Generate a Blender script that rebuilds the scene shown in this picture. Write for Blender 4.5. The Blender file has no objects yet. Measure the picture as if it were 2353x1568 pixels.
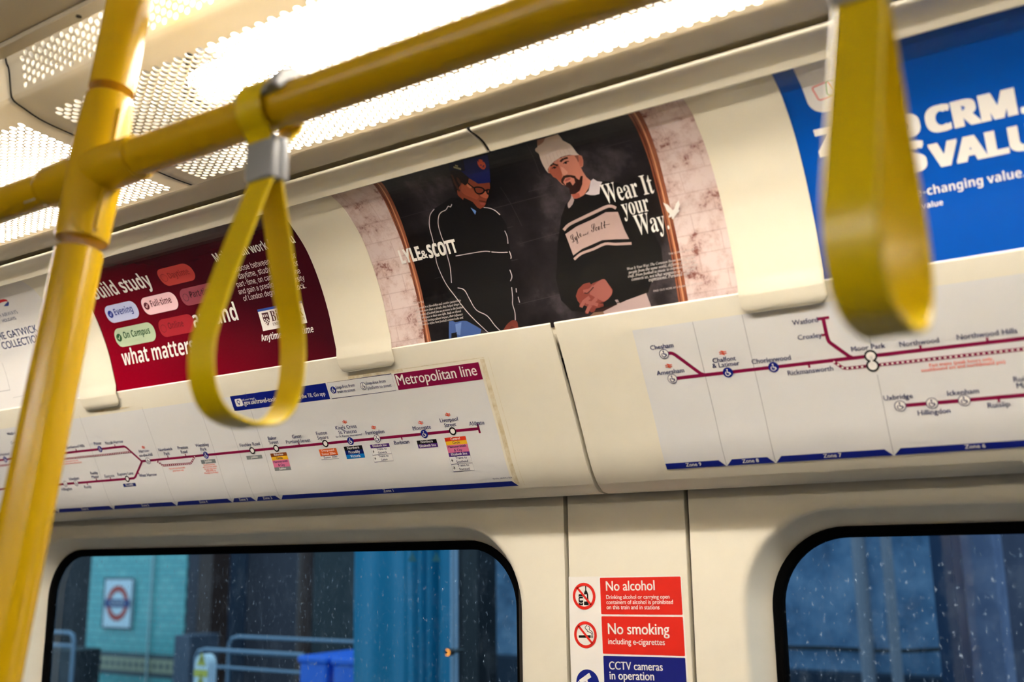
import bpy, bmesh, math, os, random
import numpy as np
from mathutils import Vector, Matrix
from mathutils.geometry import tessellate_polygon
random.seed(4)
sc = bpy.context.scene
C = sc.collection
R_ = math.radians
EYE = 1.60                                   # lens height above the car floor

# ------------------------------------------------------------------ camera, world, exposure
FPX, CX, CY = 2340.0, 1176.5, 784.0          # focal length and centre for the 2353 x 1568 frame
YAW, PITCH, ROLL = R_(33.5), R_(12.0), R_(0.738)
ROT = Matrix.Rotation(YAW, 3, 'Z') @ Matrix.Rotation(PITCH, 3, 'X') @ Matrix.Rotation(ROLL, 3, 'Y')
cam = bpy.data.cameras.new('camera')
cam.sensor_fit = 'HORIZONTAL'; cam.sensor_width = 36.0; cam.lens = 36.0 * FPX / 2353.0
cam.clip_start = 0.02; cam.clip_end = 100
cam.dof.use_dof = True; cam.dof.focus_distance = 1.65; cam.dof.aperture_fstop = 3.3
co = bpy.data.objects.new('camera', cam); C.objects.link(co)
co.matrix_world = Matrix.Translation((0, 0, EYE)) @ (ROT @ Matrix.Rotation(R_(90), 3, 'X')).to_4x4()
sc.camera = co
w = bpy.data.worlds.new('world'); sc.world = w; w.use_nodes = True
bg = w.node_tree.nodes['Background']
bg.inputs[0].default_value = (0.60, 0.75, 0.88, 1); bg.inputs[1].default_value = 0.36
vs = sc.view_settings
vs.view_transform = 'Standard'; vs.look = 'None'; vs.gamma = 1.0; vs.use_curve_mapping = False
vs.exposure = 2.35
TUBE_POWER = 13.0                            # emission of the fluorescent tubes

def ray(x, y):
    return ROT @ Vector(((x - CX) / FPX, 1.0, -(y - CY) / FPX))
def at(x, y, Y):
    d = ray(x, y); d = d * (Y / d.y)
    return Vector((d.x, d.y, d.z + EYE))

# ------------------------------------------------------------------ materials
def mat(name, col, rough=0.5, metal=0.0, spec=0.5, **kw):
    m = bpy.data.materials.get(name)
    if m: return m
    m = bpy.data.materials.new(name); m.use_nodes = True
    b = m.node_tree.nodes['Principled BSDF']
    b.inputs['Base Color'].default_value = (*col, 1); b.inputs['Roughness'].default_value = rough
    b.inputs['Metallic'].default_value = metal; b.inputs['Specular IOR Level'].default_value = spec
    for k, v in kw.items(): b.inputs[k].default_value = v
    return m
def srgb(r, g, b):
    f = lambda c: (c / 255 / 12.92) if c / 255 <= .04045 else ((c / 255 + .055) / 1.055) ** 2.4
    return (f(r), f(g), f(b))
def ramp_mat(name, stops, scale=8.0, rough=0.5, detail=4.0, coord='Object', stretch=(1, 1, 1), nrough=.6, bump=0.0, spec=.5):
    m = mat(name, stops[0][1], rough, spec=spec); nt = m.node_tree; b = nt.nodes['Principled BSDF']
    tc = nt.nodes.new('ShaderNodeTexCoord'); mp = nt.nodes.new('ShaderNodeMapping'); n = nt.nodes.new('ShaderNodeTexNoise'); r = nt.nodes.new('ShaderNodeValToRGB')
    mp.inputs['Scale'].default_value = stretch
    n.inputs['Scale'].default_value = scale; n.inputs['Detail'].default_value = detail; n.inputs['Roughness'].default_value = nrough
    cr = r.color_ramp
    while len(cr.elements) < len(stops): cr.elements.new(.5)
    for e, (p, c) in zip(cr.elements, stops): e.position = p; e.color = (*c, 1)
    L = nt.links.new
    L(tc.outputs[coord], mp.inputs[0]); L(mp.outputs[0], n.inputs['Vector']); L(n.outputs['Fac'], r.inputs[0]); L(r.outputs[0], b.inputs['Base Color'])
    if bump:
        bn = nt.nodes.new('ShaderNodeBump'); bn.inputs['Strength'].default_value = bump; bn.inputs['Distance'].default_value = .01
        L(n.outputs['Fac'], bn.inputs['Height']); L(bn.outputs[0], b.inputs['Normal'])
    return m
CREAM = srgb(238, 231, 214)
M_cream = ramp_mat('cream_plastic', [(.35, tuple(c * .97 for c in CREAM)), (.65, CREAM)], 14, .42, 6)
M_cream2 = mat('holder_plastic', srgb(240, 232, 212), .38)
M_ceil = mat('ceiling_paint', srgb(192, 181, 158), .5)
M_strip = mat('strip_paint', srgb(226, 216, 195), .5)
M_gap = mat('gap_dark', (.015, .011, .008), .8)
M_yel = mat('yellow_paint', (.62, .375, .001), .25)
M_strap = mat('strap_rubber', (.72, .52, .001), .28)
M_grey = mat('grey_plastic', srgb(150, 152, 156), .35)
M_black = mat('black_rubber', (.0015, .0015, .0015), .9, spec=.05)
M_floor = ramp_mat('floor_vinyl', [(.4, srgb(44, 46, 54)), (.6, srgb(62, 64, 72))], 60, .6)
M_paper = mat('paper_white', srgb(232, 229, 228), .42)
M_map = mat('map_vinyl', srgb(226, 225, 226), .38)
M_white = mat('print_white', srgb(244, 240, 236), .42)
def ink(name, r, g, b, rough=.42): return mat('ink_' + name, srgb(r, g, b), rough)
I_navy = ink('navy', 36, 38, 96); I_blue = ink('blue', 0, 24, 130); I_met = ink('magenta', 134, 0, 62)
I_red = ink('red', 226, 36, 22); I_black = ink('black', 12, 11, 12); I_org = ink('orange_red', 236, 84, 52)
I_line = ink('divider', 120, 120, 128)
# fluorescent tube
M_tube = bpy.data.materials.new('tube_glow'); M_tube.use_nodes = True
_b = M_tube.node_tree.nodes['Principled BSDF']; _b.inputs['Base Color'].default_value = (1, 1, 1, 1)
_b.inputs['Emission Color'].default_value = (1.0, .945, .865, 1); _b.inputs['Emission Strength'].default_value = TUBE_POWER
M_tube2 = M_tube.copy(); M_tube2.name = 'tube_glow_bright'; M_tube2.node_tree.nodes['Principled BSDF'].inputs['Emission Strength'].default_value = TUBE_POWER * 1.25
# perforated cover: white plastic that lets some light through
M_cover = bpy.data.materials.new('cover_plastic'); M_cover.use_nodes = True
nt = M_cover.node_tree; b = nt.nodes['Principled BSDF']; b.inputs['Base Color'].default_value = (*srgb(232, 224, 206), 1); b.inputs['Roughness'].default_value = .45
tr = nt.nodes.new('ShaderNodeBsdfTranslucent'); tr.inputs[0].default_value = (.9, .74, .5, 1)
mx = nt.nodes.new('ShaderNodeMixShader'); mx.inputs[0].default_value = .05
nt.links.new(b.outputs[0], mx.inputs[1]); nt.links.new(tr.outputs[0], mx.inputs[2]); nt.links.new(mx.outputs[0], nt.nodes['Material Output'].inputs[0])
M_refl = mat('reflector_white', (.46, .45, .43), .5)

# ------------------------------------------------------------------ object helpers
WL = {}
def tag(o, label=None, cat=None, group=None, kind=None):
    if label: o['label'] = label
    if cat: o['category'] = cat
    if group: o['group'] = group
    if kind: o['kind'] = kind
    return o
def link(name, me, mats, parent=None, base=True, smooth=False):
    n = len(me.vertices); a = np.empty(n * 3, 'f'); me.vertices.foreach_get('co', a); a = a.reshape(-1, 3)
    lo, hi = a.min(0), a.max(0); c = (lo + hi) / 2
    if base and parent is None: c[2] = lo[2]
    me.vertices.foreach_set('co', (a - c).ravel()); me.update()
    for m in (mats if isinstance(mats, (list, tuple)) else [mats]): me.materials.append(m)
    if smooth:
        me.polygons.foreach_set('use_smooth', [True] * len(me.polygons))
        if smooth is not True: me.set_sharp_from_angle(angle=R_(smooth))
    o = bpy.data.objects.new(name, me); C.objects.link(o)
    c = Vector([float(v) for v in c]); WL[o.name] = c
    if parent is not None: o.parent = parent; o.location = c - WL[parent.name]
    else: o.location = c
    return o
def mk(name, bm, mats, parent=None, smooth=False):
    me = bpy.data.meshes.new(name); bm.to_mesh(me); bm.free()
    return link(name, me, mats, parent, smooth=smooth)
def thing(name, label, cat, loc, group=None):
    o = bpy.data.objects.new(name, None); C.objects.link(o); o.empty_display_size = .05
    o.location = loc; WL[o.name] = Vector(loc)
    return tag(o, label, cat, group)
def struct(o, label, cat): return tag(o, label, cat, None, 'structure')

def box(bm, lo, hi, bev=0.0, mi=0):
    r = bmesh.ops.create_cube(bm, size=1.0)
    for v in r['verts']:
        for i in range(3): v.co[i] = lo[i] + (v.co[i] + .5) * (hi[i] - lo[i])
    fs = list({f for v in r['verts'] for f in v.link_faces})
    for f in fs: f.material_index = mi
    if bev: bmesh.ops.bevel(bm, geom=list({e for f in fs for e in f.edges}), offset=bev, segments=3, affect='EDGES', profile=.5)
def tube(bm, pts, rads, n=32, caps=True):
    pts = [Vector(p) for p in pts]
    if not isinstance(rads, (list, tuple)): rads = [rads] * len(pts)
    rings = []; up = None
    for i, p in enumerate(pts):
        t = (pts[min(i + 1, len(pts) - 1)] - pts[max(i - 1, 0)]).normalized()
        if up is None: up = t.orthogonal().normalized()
        up = (up - t * up.dot(t)).normalized(); s = t.cross(up)
        rings.append([bm.verts.new(p + (up * math.cos(a) + s * math.sin(a)) * rads[i]) for a in [2 * math.pi * k / n for k in range(n)]])
    for a, c in zip(rings, rings[1:]):
        for k in range(n): bm.faces.new((a[k], a[(k + 1) % n], c[(k + 1) % n], c[k]))
    if caps: bm.faces.new(rings[0][::-1]); bm.faces.new(rings[-1])
def extrude_x(bm, prof, x0, x1, nx=1, mi=0):
    """sheet: (Y, Z) polyline run along the car"""
    xs = [x0 + (x1 - x0) * i / nx for i in range(nx + 1)]
    rows = [[bm.verts.new((x, y, z + EYE)) for (y, z) in prof] for x in xs]
    for a, c in zip(rows, rows[1:]):
        for k in range(len(prof) - 1):
            f = bm.faces.new((a[k], c[k], c[k + 1], a[k + 1])); f.material_index = mi
def solid_x(bm, prof, x0, x1, mi=0):
    """closed (Y, Z) outline run along the car, with end caps"""
    a = [bm.verts.new((x0, y, z + EYE)) for y, z in prof]; c = [bm.verts.new((x1, y, z + EYE)) for y, z in prof]
    n = len(prof)
    for k in range(n): bm.faces.new((a[k], a[(k + 1) % n], c[(k + 1) % n], c[k]))
    for loop in (a, c):
        co_ = [Vector((v.co.y, v.co.z, 0)) for v in loop]
        for t in tessellate_polygon([co_]):
            try: bm.faces.new([loop[i] for i in t])
            except ValueError: pass
    bmesh.ops.recalc_face_normals(bm, faces=bm.faces)
def smooth_line(P, per=6):
    """Catmull-Rom through 2D points"""
    P = [Vector(p) for p in P]; out = []
    for i in range(len(P) - 1):
        p0 = P[max(i - 1, 0)]; p1 = P[i]; p2 = P[i + 1]; p3 = P[min(i + 2, len(P) - 1)]
        for k in range(per):
            t = k / per
            out.append(.5 * ((2 * p1) + (p2 - p0) * t + (2 * p0 - 5 * p1 + 4 * p2 - p3) * t * t + (3 * p1 - p0 - 3 * p2 + p3) * t ** 3))
    out.append(P[-1]); return out

# ------------------------------------------------------------------ the car's cross-section (Y into the wall, Z from the eye)
WALLY = 1.40
LOWP = smooth_line([(1.3297, .1029), (1.3150, .1212), (1.2998, .1487), (1.2833, .1854), (1.2487, .2546), (1.2298, .2930), (1.2131, .3253)], 5)
ADP = smooth_line([(1.2215, .3100), (1.2150, .3270), (1.2031, .3618), (1.1891, .4012), (1.1659, .4482), (1.1416, .4849), (1.1200, .5076), (1.0940, .5270), (1.0670, .5384), (1.0500, .5425)], 5)
class Surf:
    """a surface that decals lie on: u along the car, v up the surface"""
    def __init__(s, prof):
        s.P = [(p[0], p[1]) for p in prof]; s.S = [0.0]
        for a, c in zip(s.P, s.P[1:]): s.S.append(s.S[-1] + math.hypot(c[0] - a[0], c[1] - a[1]))
        s.E = [z / y for y, z in s.P]; s.N = []
        for i in range(len(s.P)):
            a = s.P[max(i - 1, 0)]; c = s.P[min(i + 1, len(s.P) - 1)]; d = (c[0] - a[0], c[1] - a[1]); l = math.hypot(*d)
            s.N.append((-d[1] / l, d[0] / l))
        s.cuts = s.S
    def _i(s, tab, x):
        k = 0
        while k < len(tab) - 2 and tab[k + 1] < x: k += 1
        return k, (x - tab[k]) / (tab[k + 1] - tab[k])
    def uv(s, x, y):
        d = ray(x, y); e = d.z / d.y
        k, t = s._i(s.E, e); a, c = s.P[k], s.P[k + 1]
        # exact hit of the ray with this straight piece
        den = (c[1] - a[1]) - e * (c[0] - a[0]); t = (e * a[0] - a[1]) / den
        Y = a[0] + (c[0] - a[0]) * t
        return Vector((d.x * Y / d.y, s.S[k] + t * (s.S[k + 1] - s.S[k])))
    def pt(s, u, v, off=0.0):
        k, t = s._i(s.S, v); a, c = s.P[k], s.P[k + 1]; n0, n1 = s.N[k], s.N[k + 1]
        ny, nz = n0[0] + (n1[0] - n0[0]) * t, n0[1] + (n1[1] - n0[1]) * t
        return Vector((u, a[0] + (c[0] - a[0]) * t + ny * off, a[1] + (c[1] - a[1]) * t + nz * off + EYE))
class Flat:
    def __init__(s, Y): s.Y = Y; s.cuts = []
    def uv(s, x, y):
        p = at(x, y, s.Y); return Vector((p.x, p.z))
    def pt(s, u, v, off=0.0): return Vector((u, s.Y - off, v))
LOW, AD, WALL = Surf(LOWP), Surf(ADP), Flat(WALLY)

# ------------------------------------------------------------------ fonts: Blender's own bundled faces
def font(fn):
    try: return bpy.data.fonts.load(os.path.join(bpy.utils.system_resource('DATAFILES', path='fonts'), fn))
    except Exception: return None
F_inter, F_math = font('Inter.woff2'), font('NotoSansMath-Regular.woff2')
MATHS = {'serif': (0x1D400, 0x1D41A), 'italic': (0x1D434, 0x1D44E), 'script': (0x1D4D0, 0x1D4EA), 'bold': (0x1D5D4, 0x1D5EE)}
TCACHE = {}
def glyphs(s, face='gill', res=4):
    key = (s, face, res)
    if key in TCACHE: return TCACHE[key]
    cu = bpy.data.curves.new('t', 'FONT'); cu.resolution_u = res
    if face in MATHS and F_math:
        U, L = MATHS[face]; cu.font = F_math
        s2 = ''.join('\u210e' if (c == 'h' and face == 'italic') else chr(U + ord(c) - 65) if 'A' <= c <= 'Z' else chr(L + ord(c) - 97) if 'a' <= c <= 'z' else c for c in s)
    else:
        s2 = s
        if face == 'inter' and F_inter: cu.font = F_inter
    cu.body = s2
    o = bpy.data.objects.new('t', cu); C.objects.link(o)
    me = bpy.data.meshes.new_from_object(o.evaluated_get(bpy.context.evaluated_depsgraph_get()))
    vsx = [(v.co.x, v.co.y) for v in me.vertices]; fs = [tuple(p.vertices) for p in me.polygons]
    C.objects.unlink(o); bpy.data.objects.remove(o); bpy.data.curves.remove(cu); bpy.data.meshes.remove(me)
    TCACHE[key] = (vsx, fs, min(p[0] for p in vsx), max(p[0] for p in vsx))
    return TCACHE[key]

class Print:
    """flat printing collected on a surface; z of the working mesh is the print layer's height"""
    def __init__(s, surf): s.s = surf; s.bm = bmesh.new(); s.mats = []
    def mi(s, m):
        if m not in s.mats: s.mats.append(m)
        return s.mats.index(m)
    def tri(s, pts, faces, m, h):
        vv = [s.bm.verts.new((p[0], p[1], h)) for p in pts]; k = s.mi(m)
        for f in faces:
            try: s.bm.faces.new([vv[i] for i in f]).material_index = k
            except ValueError: pass
    def poly_uv(s, loops, m, h=.0004):
        if not isinstance(loops[0][0], (tuple, list, Vector)): loops = [loops]
        flat = [p for l in loops for p in l]
        s.tri(flat, tessellate_polygon([[Vector((p[0], p[1], 0)) for p in l] for l in loops]), m, h)
    def poly(s, px, m, h=.0004, smooth=0):
        P = [s.s.uv(*p) for p in px]
        if smooth: P = smooth_line(P + [P[0]], smooth)[:-1]
        s.poly_uv(P, m, h)
    def stroke_uv(s, P, wd, m, h=.0004, closed=False):
        P = [Vector(p) for p in P]; n = len(P); L, Rr = [], []
        for i in range(n):
            a = P[(i - 1) % n] if (closed or i) else P[i]; c = P[(i + 1) % n] if (closed or i < n - 1) else P[i]
            t = c - a
            if t.length < 1e-9: t = Vector((1, 0))
            t.normalize(); q = Vector((-t.y, t.x))
            k = 1.0
            if a != P[i] and c != P[i]:
                d = (P[i] - a).normalized(); k = 1 / max(.5, abs(Vector((-d.y, d.x)).dot(q)))
            L.append(P[i] + q * wd / 2 * k); Rr.append(P[i] - q * wd / 2 * k)
        pts = L + Rr; fs = []
        for i in range(n if closed else n - 1):
            j = (i + 1) % n; fs.append((n + i, n + j, j, i))
        s.tri(pts, fs, m, h)
    def stroke(s, px, wd, m, h=.0004, smooth=0):
        P = [s.s.uv(*p) for p in px]
        if smooth: P = smooth_line(P, smooth)
        s.stroke_uv(P, wd, m, h)
    def rect_uv(s, u0, v0, u1, v1, m, h=.0004): s.poly_uv([(u0, v0), (u1, v0), (u1, v1), (u0, v1)], m, h)
    def rrect_uv(s, u0, v0, u1, v1, r, m, h=.0004, n=7):
        P = []
        for cx, cy, a0 in ((u1 - r, v0 + r, -90), (u1 - r, v1 - r, 0), (u0 + r, v1 - r, 90), (u0 + r, v0 + r, 180)):
            P += [(cx + r * math.cos(R_(a0 + 90 * k / n)), cy + r * math.sin(R_(a0 + 90 * k / n))) for k in range(n + 1)]
        s.poly_uv(P, m, h)
    def frame_uv(s, u0, v0, u1, v1, wd, m, h=.0004): s.stroke_uv([(u0, v0), (u1, v0), (u1, v1), (u0, v1)], wd, m, h, True)
    def disc(s, c, r, m, h=.0006, n=28): s.poly_uv([(c[0] + r * math.cos(2 * math.pi * k / n), c[1] + r * math.sin(2 * math.pi * k / n)) for k in range(n)], m, h)
    def ring(s, c, r, wd, m, h=.0006, n=36): s.stroke_uv([(c[0] + r * math.cos(2 * math.pi * k / n), c[1] + r * math.sin(2 * math.pi * k / n)) for k in range(n)], wd, m, h, True)
    def text_uv(s, body, p0, p1, m, h=.0008, face='gill', bold=0.0, asp=1.0, res=4):
        """baseline from p0 to p1, stretched to that width; asp = height to width stretch"""
        V, Fs, a, c = glyphs(body, face, res); d = Vector(p1) - Vector(p0); k = d.length / (c - a)
        t = d.normalized(); q = Vector((-t.y, t.x))
        sh = [(0, 0)] if bold <= 0 else ([(-bold, 0), (bold, 0)] if bold < .018 else [(-bold, -bold * .6), (bold, -bold * .6), (-bold, bold * .6), (bold, bold * .6), (0, 0)])
        for i, (sx, sy) in enumerate(sh):      # heavier faces are struck twice or more, a hair apart
            s.tri([Vector(p0) + t * ((x - a + sx) * k) + q * ((y + sy) * k * asp) for x, y in V], Fs, m, h + i * .00001)
        return k
    def text(s, body, a, c, m, h=.0008, face='gill', bold=0.0, asp=1.0, res=4, level=False):
        A, B = s.s.uv(*a), s.s.uv(*c)
        if level: A.y = B.y = (A.y + B.y) / 2
        return s.text_uv(body, A, B, m, h, face, bold, asp, res)
    def textc(s, body, c, size, m, h=.0008, face='gill', bold=0.012, asp=1.0, res=2, uv=False):
        c = Vector(c) if uv else s.s.uv(*c); V, Fs, a, b2 = glyphs(body, face, res); wd = (b2 - a) * size
        return s.text_uv(body, (c.x - wd / 2, c.y), (c.x + wd / 2, c.y), m, h, face, bold, asp, res)
    def build(s, name, parent=None, mats=None):
        bm = s.bm
        vs_ = [v.co.y for v in bm.verts]
        if s.s.cuts and vs_:
            lo, hi = min(vs_), max(vs_)
            for cv in s.s.cuts:
                if lo + 1e-5 < cv < hi - 1e-5:
                    bmesh.ops.bisect_plane(bm, geom=bm.verts[:] + bm.edges[:] + bm.faces[:], dist=1e-7, plane_co=(0, cv, 0), plane_no=(0, 1, 0))
        for v in bm.verts: v.co = s.s.pt(v.co.x, v.co.y, v.co.z)
        return mk(name, bm, s.mats, parent)

# ================================================================== the setting
XL, XR = -4.2, 2.6
SEAM = -.7344
# floor, ceiling, far walls
bm = bmesh.new(); box(bm, (XL, -1.44, -.05), (XR, 1.44, 0)); struct(mk('floor', bm, M_floor), 'grey vinyl floor of the carriage', 'floor')
bm = bmesh.new()
CE = smooth_line([(-.632, .648), (-.4, .668), (0, .69), (.4, .668), (.632, .648)], 4)
extrude_x(bm, [(p[0], p[1]) for p in CE], XL, XR)
ceil = struct(mk('ceiling', bm, M_ceil, smooth=True), 'plain beige ceiling of the carriage above the yellow pole', 'ceiling')
for k, sx in enumerate((1, -1)):
    bm = bmesh.new(); extrude_x(bm, [(.652 * sx, .640), (.634 * sx, .642), (.633 * sx, .650)][::1], XL, XR)
    extrude_x(bm, [(.648 * sx, .70), (.62 * sx, .71), (0, .75)], XL, XR)
    t_ = struct(mk('trim_%d' % (5 + k), bm, M_ceil), 'narrow beige ceiling strip above the perforated light covers' if k == 0 else 'narrow beige ceiling strip on the opposite side', 'trim')
    if k == 0:
        bm = bmesh.new(); c0 = Vector((at(181, 42, .643).x, .643, .6412 + EYE))
        tube(bm, [c0, c0 - Vector((0, 0, .0012))], .0035, 16); mk('screw', bm, M_gap, t_, smooth=30)
bm = bmesh.new(); box(bm, (XL, -1.45, 0), (XR, -1.40, .62 + EYE)); box(bm, (XL, -1.45, .55 + EYE), (XR, -1.0, .60 + EYE))
extrude_x(bm, [(-1.40, .30), (-1.25, .35), (-1.06, .55), (-.955, .562)], XL, XR)
wo = struct(mk('wall_opposite', bm, M_cream), 'cream wall on the side behind the camera', 'wall')
for x0, x1 in ((-4.0, -2.35), (-2.25, -.85), (-.75, .85), (.95, 2.5)):
    bm = bmesh.new(); box(bm, (x0, -1.402, .82), (x1, -1.392, 1.70)); mk('dark_window', bm, mat('night_glass', (.012, .018, .026), .06), wo)
    bm = bmesh.new(); box(bm, (x0, -1.40, .0), (x1, -.95, .46), .03); box(bm, (x0, -1.39, .46), (x1, -1.25, .88), .03); mk('seat_row', bm, ramp_mat('moquette', [(.4, srgb(30, 48, 84)), (.6, srgb(60, 40, 70))], 120, .9), wo)
for nm, x, lb in (('wall_front', XL, 'added dark wall standing for the shade far down the open carriage'), ('wall_rear', XR, 'added dark wall standing for the shade past the blue poster')):
    bm = bmesh.new(); box(bm, (x - .03, -1.45, 0), (x + .03, 1.45, .75 + EYE)); struct(mk(nm, bm, mat('distance_shade', (.10, .095, .085), .7)), lb, 'wall')  # far darkness of the open gangway, put in as added dark walls
bm = bmesh.new()
extrude_x(bm, [(1.445, .13), (1.445, .45), (1.2, .72), (.6, .80), (-.6, .80), (-1.2, .72), (-1.445, .45)], XL, XR)
box(bm, (-.93, 1.415, -.9 + EYE), (-.55, 1.43, .25 + EYE)); struct(mk('wall_shell', bm, M_gap), 'dark body shell behind the wall panels', 'wall')  # strip behind the pillar gaps is added to block outside light

# ---- window wall: three panels, two of them with rounded window openings
def rr(x0, x1, z0, z1, r, n=14):
    P = []
    for cx, cz, a0 in ((x1 - r, z0 + r, -90), (x1 - r, z1 - r, 0), (x0 + r, z1 - r, 90), (x0 + r, z0 + r, 180)):
        P += [(cx + r * math.cos(R_(a0 + 90 * k / n)), cz + r * math.sin(R_(a0 + 90 * k / n))) for k in range(n + 1)]
    return P
WIN = {1: (-2.292, -.917, -.70, .053, .135), 2: (-.543, .83, -.70, .060, .135)}
def loop_at(k, d):
    x0, x1, z0, z1, r = WIN[k]; return rr(x0 + d, x1 - d, z0 + d, z1 - d, max(.02, r - d))
def strip(bm, la, ya, lb, yb):
    A = [bm.verts.new((x, ya, z + EYE)) for x, z in la]; B = [bm.verts.new((x, yb, z + EYE)) for x, z in lb]; n = len(A)
    for i in range(n): bm.faces.new((A[i], A[(i + 1) % n], B[(i + 1) % n], B[i]))
def win_panel(k, x0, x1, name, label):
    bm = bmesh.new(); steps = [(-.010, 0), (-.004, .0008), (0, .004), (.003, .010), (.010, .026), (.026, .050)]
    L0 = loop_at(k, steps[0][0])
    outer = [(x0, -EYE), (x1, -EYE), (x1, .28), (x0, .28)]
    allp = outer + L0; vv = [bm.verts.new((x, WALLY, z + EYE)) for x, z in allp]
    for t in tessellate_polygon([[Vector((x, z, 0)) for x, z in outer], [Vector((x, z, 0)) for x, z in L0]]):
        bm.faces.new([vv[i] for i in t])
    for (d0, y0), (d1, y1) in zip(steps, steps[1:]): strip(bm, loop_at(k, d0), WALLY + y0, loop_at(k, d1), WALLY + y1)
    for x in (x0, x1):
        q = [bm.verts.new(c) for c in ((x, WALLY, 0), (x, WALLY + .014, 0), (x, WALLY + .014, .28 + EYE), (x, WALLY, .28 + EYE))]; bm.faces.new(q)
    bmesh.ops.remove_doubles(bm, verts=bm.verts, dist=1e-5)
    o = mk(name, bm, M_cream, smooth=40); struct(o, label, 'wall')
    return o
win_panel(1, XL, -.8335, 'wall_left', 'cream wall panel around the window that shows the station name board')
win_panel(2, -.6205, XR, 'wall_right', 'cream wall panel around the window right of the warning stickers')
bm = bmesh.new(); box(bm, (-.8262, WALLY, 0), (-.6272, WALLY + .014, .28 + EYE), .0012)
struct(mk('wall_middle', bm, M_cream), 'narrow cream pillar panel between the two windows', 'wall')

# glass: cool tint, mirror reflection by angle, specks of dirt
def glass_mat(name, tint, seed, dirt):
    m = bpy.data.materials.new(name); m.use_nodes = True; nt = m.node_tree; L = nt.links.new
    nt.nodes.remove(nt.nodes['Principled BSDF']); out = nt.nodes['Material Output']
    t = nt.nodes.new('ShaderNodeBsdfTransparent'); t.inputs[0].default_value = (*tint, 1)
    g = nt.nodes.new('ShaderNodeBsdfGlossy'); g.inputs['Roughness'].default_value = .02
    fr = nt.nodes.new('ShaderNodeFresnel'); fr.inputs[0].default_value = 1.38
    m1 = nt.nodes.new('ShaderNodeMixShader'); L(fr.outputs[0], m1.inputs[0]); L(t.outputs[0], m1.inputs[1]); L(g.outputs[0], m1.inputs[2])
    d = nt.nodes.new('ShaderNodeBsdfDiffuse'); d.inputs[0].default_value = (.55, .66, .78, 1)
    d2 = nt.nodes.new('ShaderNodeBsdfTranslucent'); d2.inputs[0].default_value = (.45, .62, .8, 1)
    ad = nt.nodes.new('ShaderNodeMixShader'); ad.inputs[0].default_value = .55; L(d.outputs[0], ad.inputs[1]); L(d2.outputs[0], ad.inputs[2])
    tc = nt.nodes.new('ShaderNodeTexCoord'); mp = nt.nodes.new('ShaderNodeMapping'); mp.inputs['Location'].default_value = (seed, 0, seed); mp.inputs['Scale'].default_value = (1, 1, .55); L(tc.outputs['Object'], mp.inputs[0])
    vo = nt.nodes.new('ShaderNodeTexNoise'); vo.inputs['Scale'].default_value = 170; vo.inputs['Detail'].default_value = 3.5; L(mp.outputs[0], vo.inputs['Vector'])
    no = nt.nodes.new('ShaderNodeTexNoise'); no.inputs['Scale'].default_value = 30; no.inputs['Detail'].default_value = 9; no.inputs['Roughness'].default_value = .75; L(mp.outputs[0], no.inputs['Vector'])
    mu2 = nt.nodes.new('ShaderNodeMapRange'); mu2.inputs[1].default_value = .60; mu2.inputs[2].default_value = .72; mu2.inputs[3].default_value = 0; mu2.inputs[4].default_value = .40 * dirt; L(vo.outputs['Fac'], mu2.inputs[0])
    r2 = nt.nodes.new('ShaderNodeMapRange'); r2.inputs[1].default_value = .48; r2.inputs[2].default_value = .76; r2.inputs[3].default_value = .003 * dirt; r2.inputs[4].default_value = .10 * dirt; L(no.outputs[0], r2.inputs[0])
    mxm = nt.nodes.new('ShaderNodeMath'); mxm.operation = 'MAXIMUM'; L(mu2.outputs[0], mxm.inputs[0]); L(r2.outputs[0], mxm.inputs[1])
    m2 = nt.nodes.new('ShaderNodeMixShader'); L(mxm.outputs[0], m2.inputs[0]); L(m1.outputs[0], m2.inputs[1]); L(ad.outputs[0], m2.inputs[2])
    L(m2.outputs[0], out.inputs[0]); return m
for k, lb in ((1, 'wide window with rounded corners and black rubber seal showing the platform'), (2, 'window with black rubber seal right of the pillar, streaked with dirt')):
    bm = bmesh.new()
    pr = [(.024, .046), (.025, .043), (.030, .0415), (.036, .043), (.038, .047), (.039, .056)]
    for (d0, y0), (d1, y1) in zip(pr, pr[1:]): strip(bm, loop_at(k, d0), WALLY + y0, loop_at(k, d1), WALLY + y1)
    strip(bm, loop_at(k, .024), WALLY + .046, loop_at(k, -.03), WALLY + .06)
    bmesh.ops.remove_doubles(bm, verts=bm.verts, dist=1e-5)
    f = struct(mk('window_%d' % k, bm, M_black, smooth=50), lb, 'window')
    bm = bmesh.new(); bm.faces.new([bm.verts.new((x, WALLY + .052, z + EYE)) for x, z in loop_at(k, .034)])
    mk('glass_pane', bm, glass_mat('window_glass_%d' % k, (.48, .68, .77) if k == 1 else (.44, .66, .82), 3.1 * k, .8 if k == 1 else 1.3), f)

# ---- lower coving panels that carry the route maps, coving behind the posters, cornice
for nm, x0, x1, lb in (('trim_1', XL, SEAM - .0034, 'cream lower coving panel left of the seam'), ('trim_2', SEAM + .0034, XR, 'cream lower coving panel right of the seam')):
    bm = bmesh.new()
    front = [(1.405, .094), (1.36, .0915), (1.344, .0935)] + [(p[0], p[1]) for p in LOWP] + [(1.2136, .3275), (1.2155, .3282), (1.2175, .3265)]
    solid_x(bm, front + [(1.2260, .3100), (1.34, .112), (1.405, .100)], x0, x1)
    o = mk(nm, bm, M_cream, smooth=35); struct(o, lb, 'trim')
bm = bmesh.new(); AD0 = [(p[0] + .0015, p[1] + .0015) for p in ADP]; extrude_x(bm, [(1.262, .285), (1.236, .300)] + AD0 + [(1.045, .560)], XL, XR)
struct(mk('wall_cove', bm, M_cream, smooth=True), 'curved cream cove behind the posters', 'wall')
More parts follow.
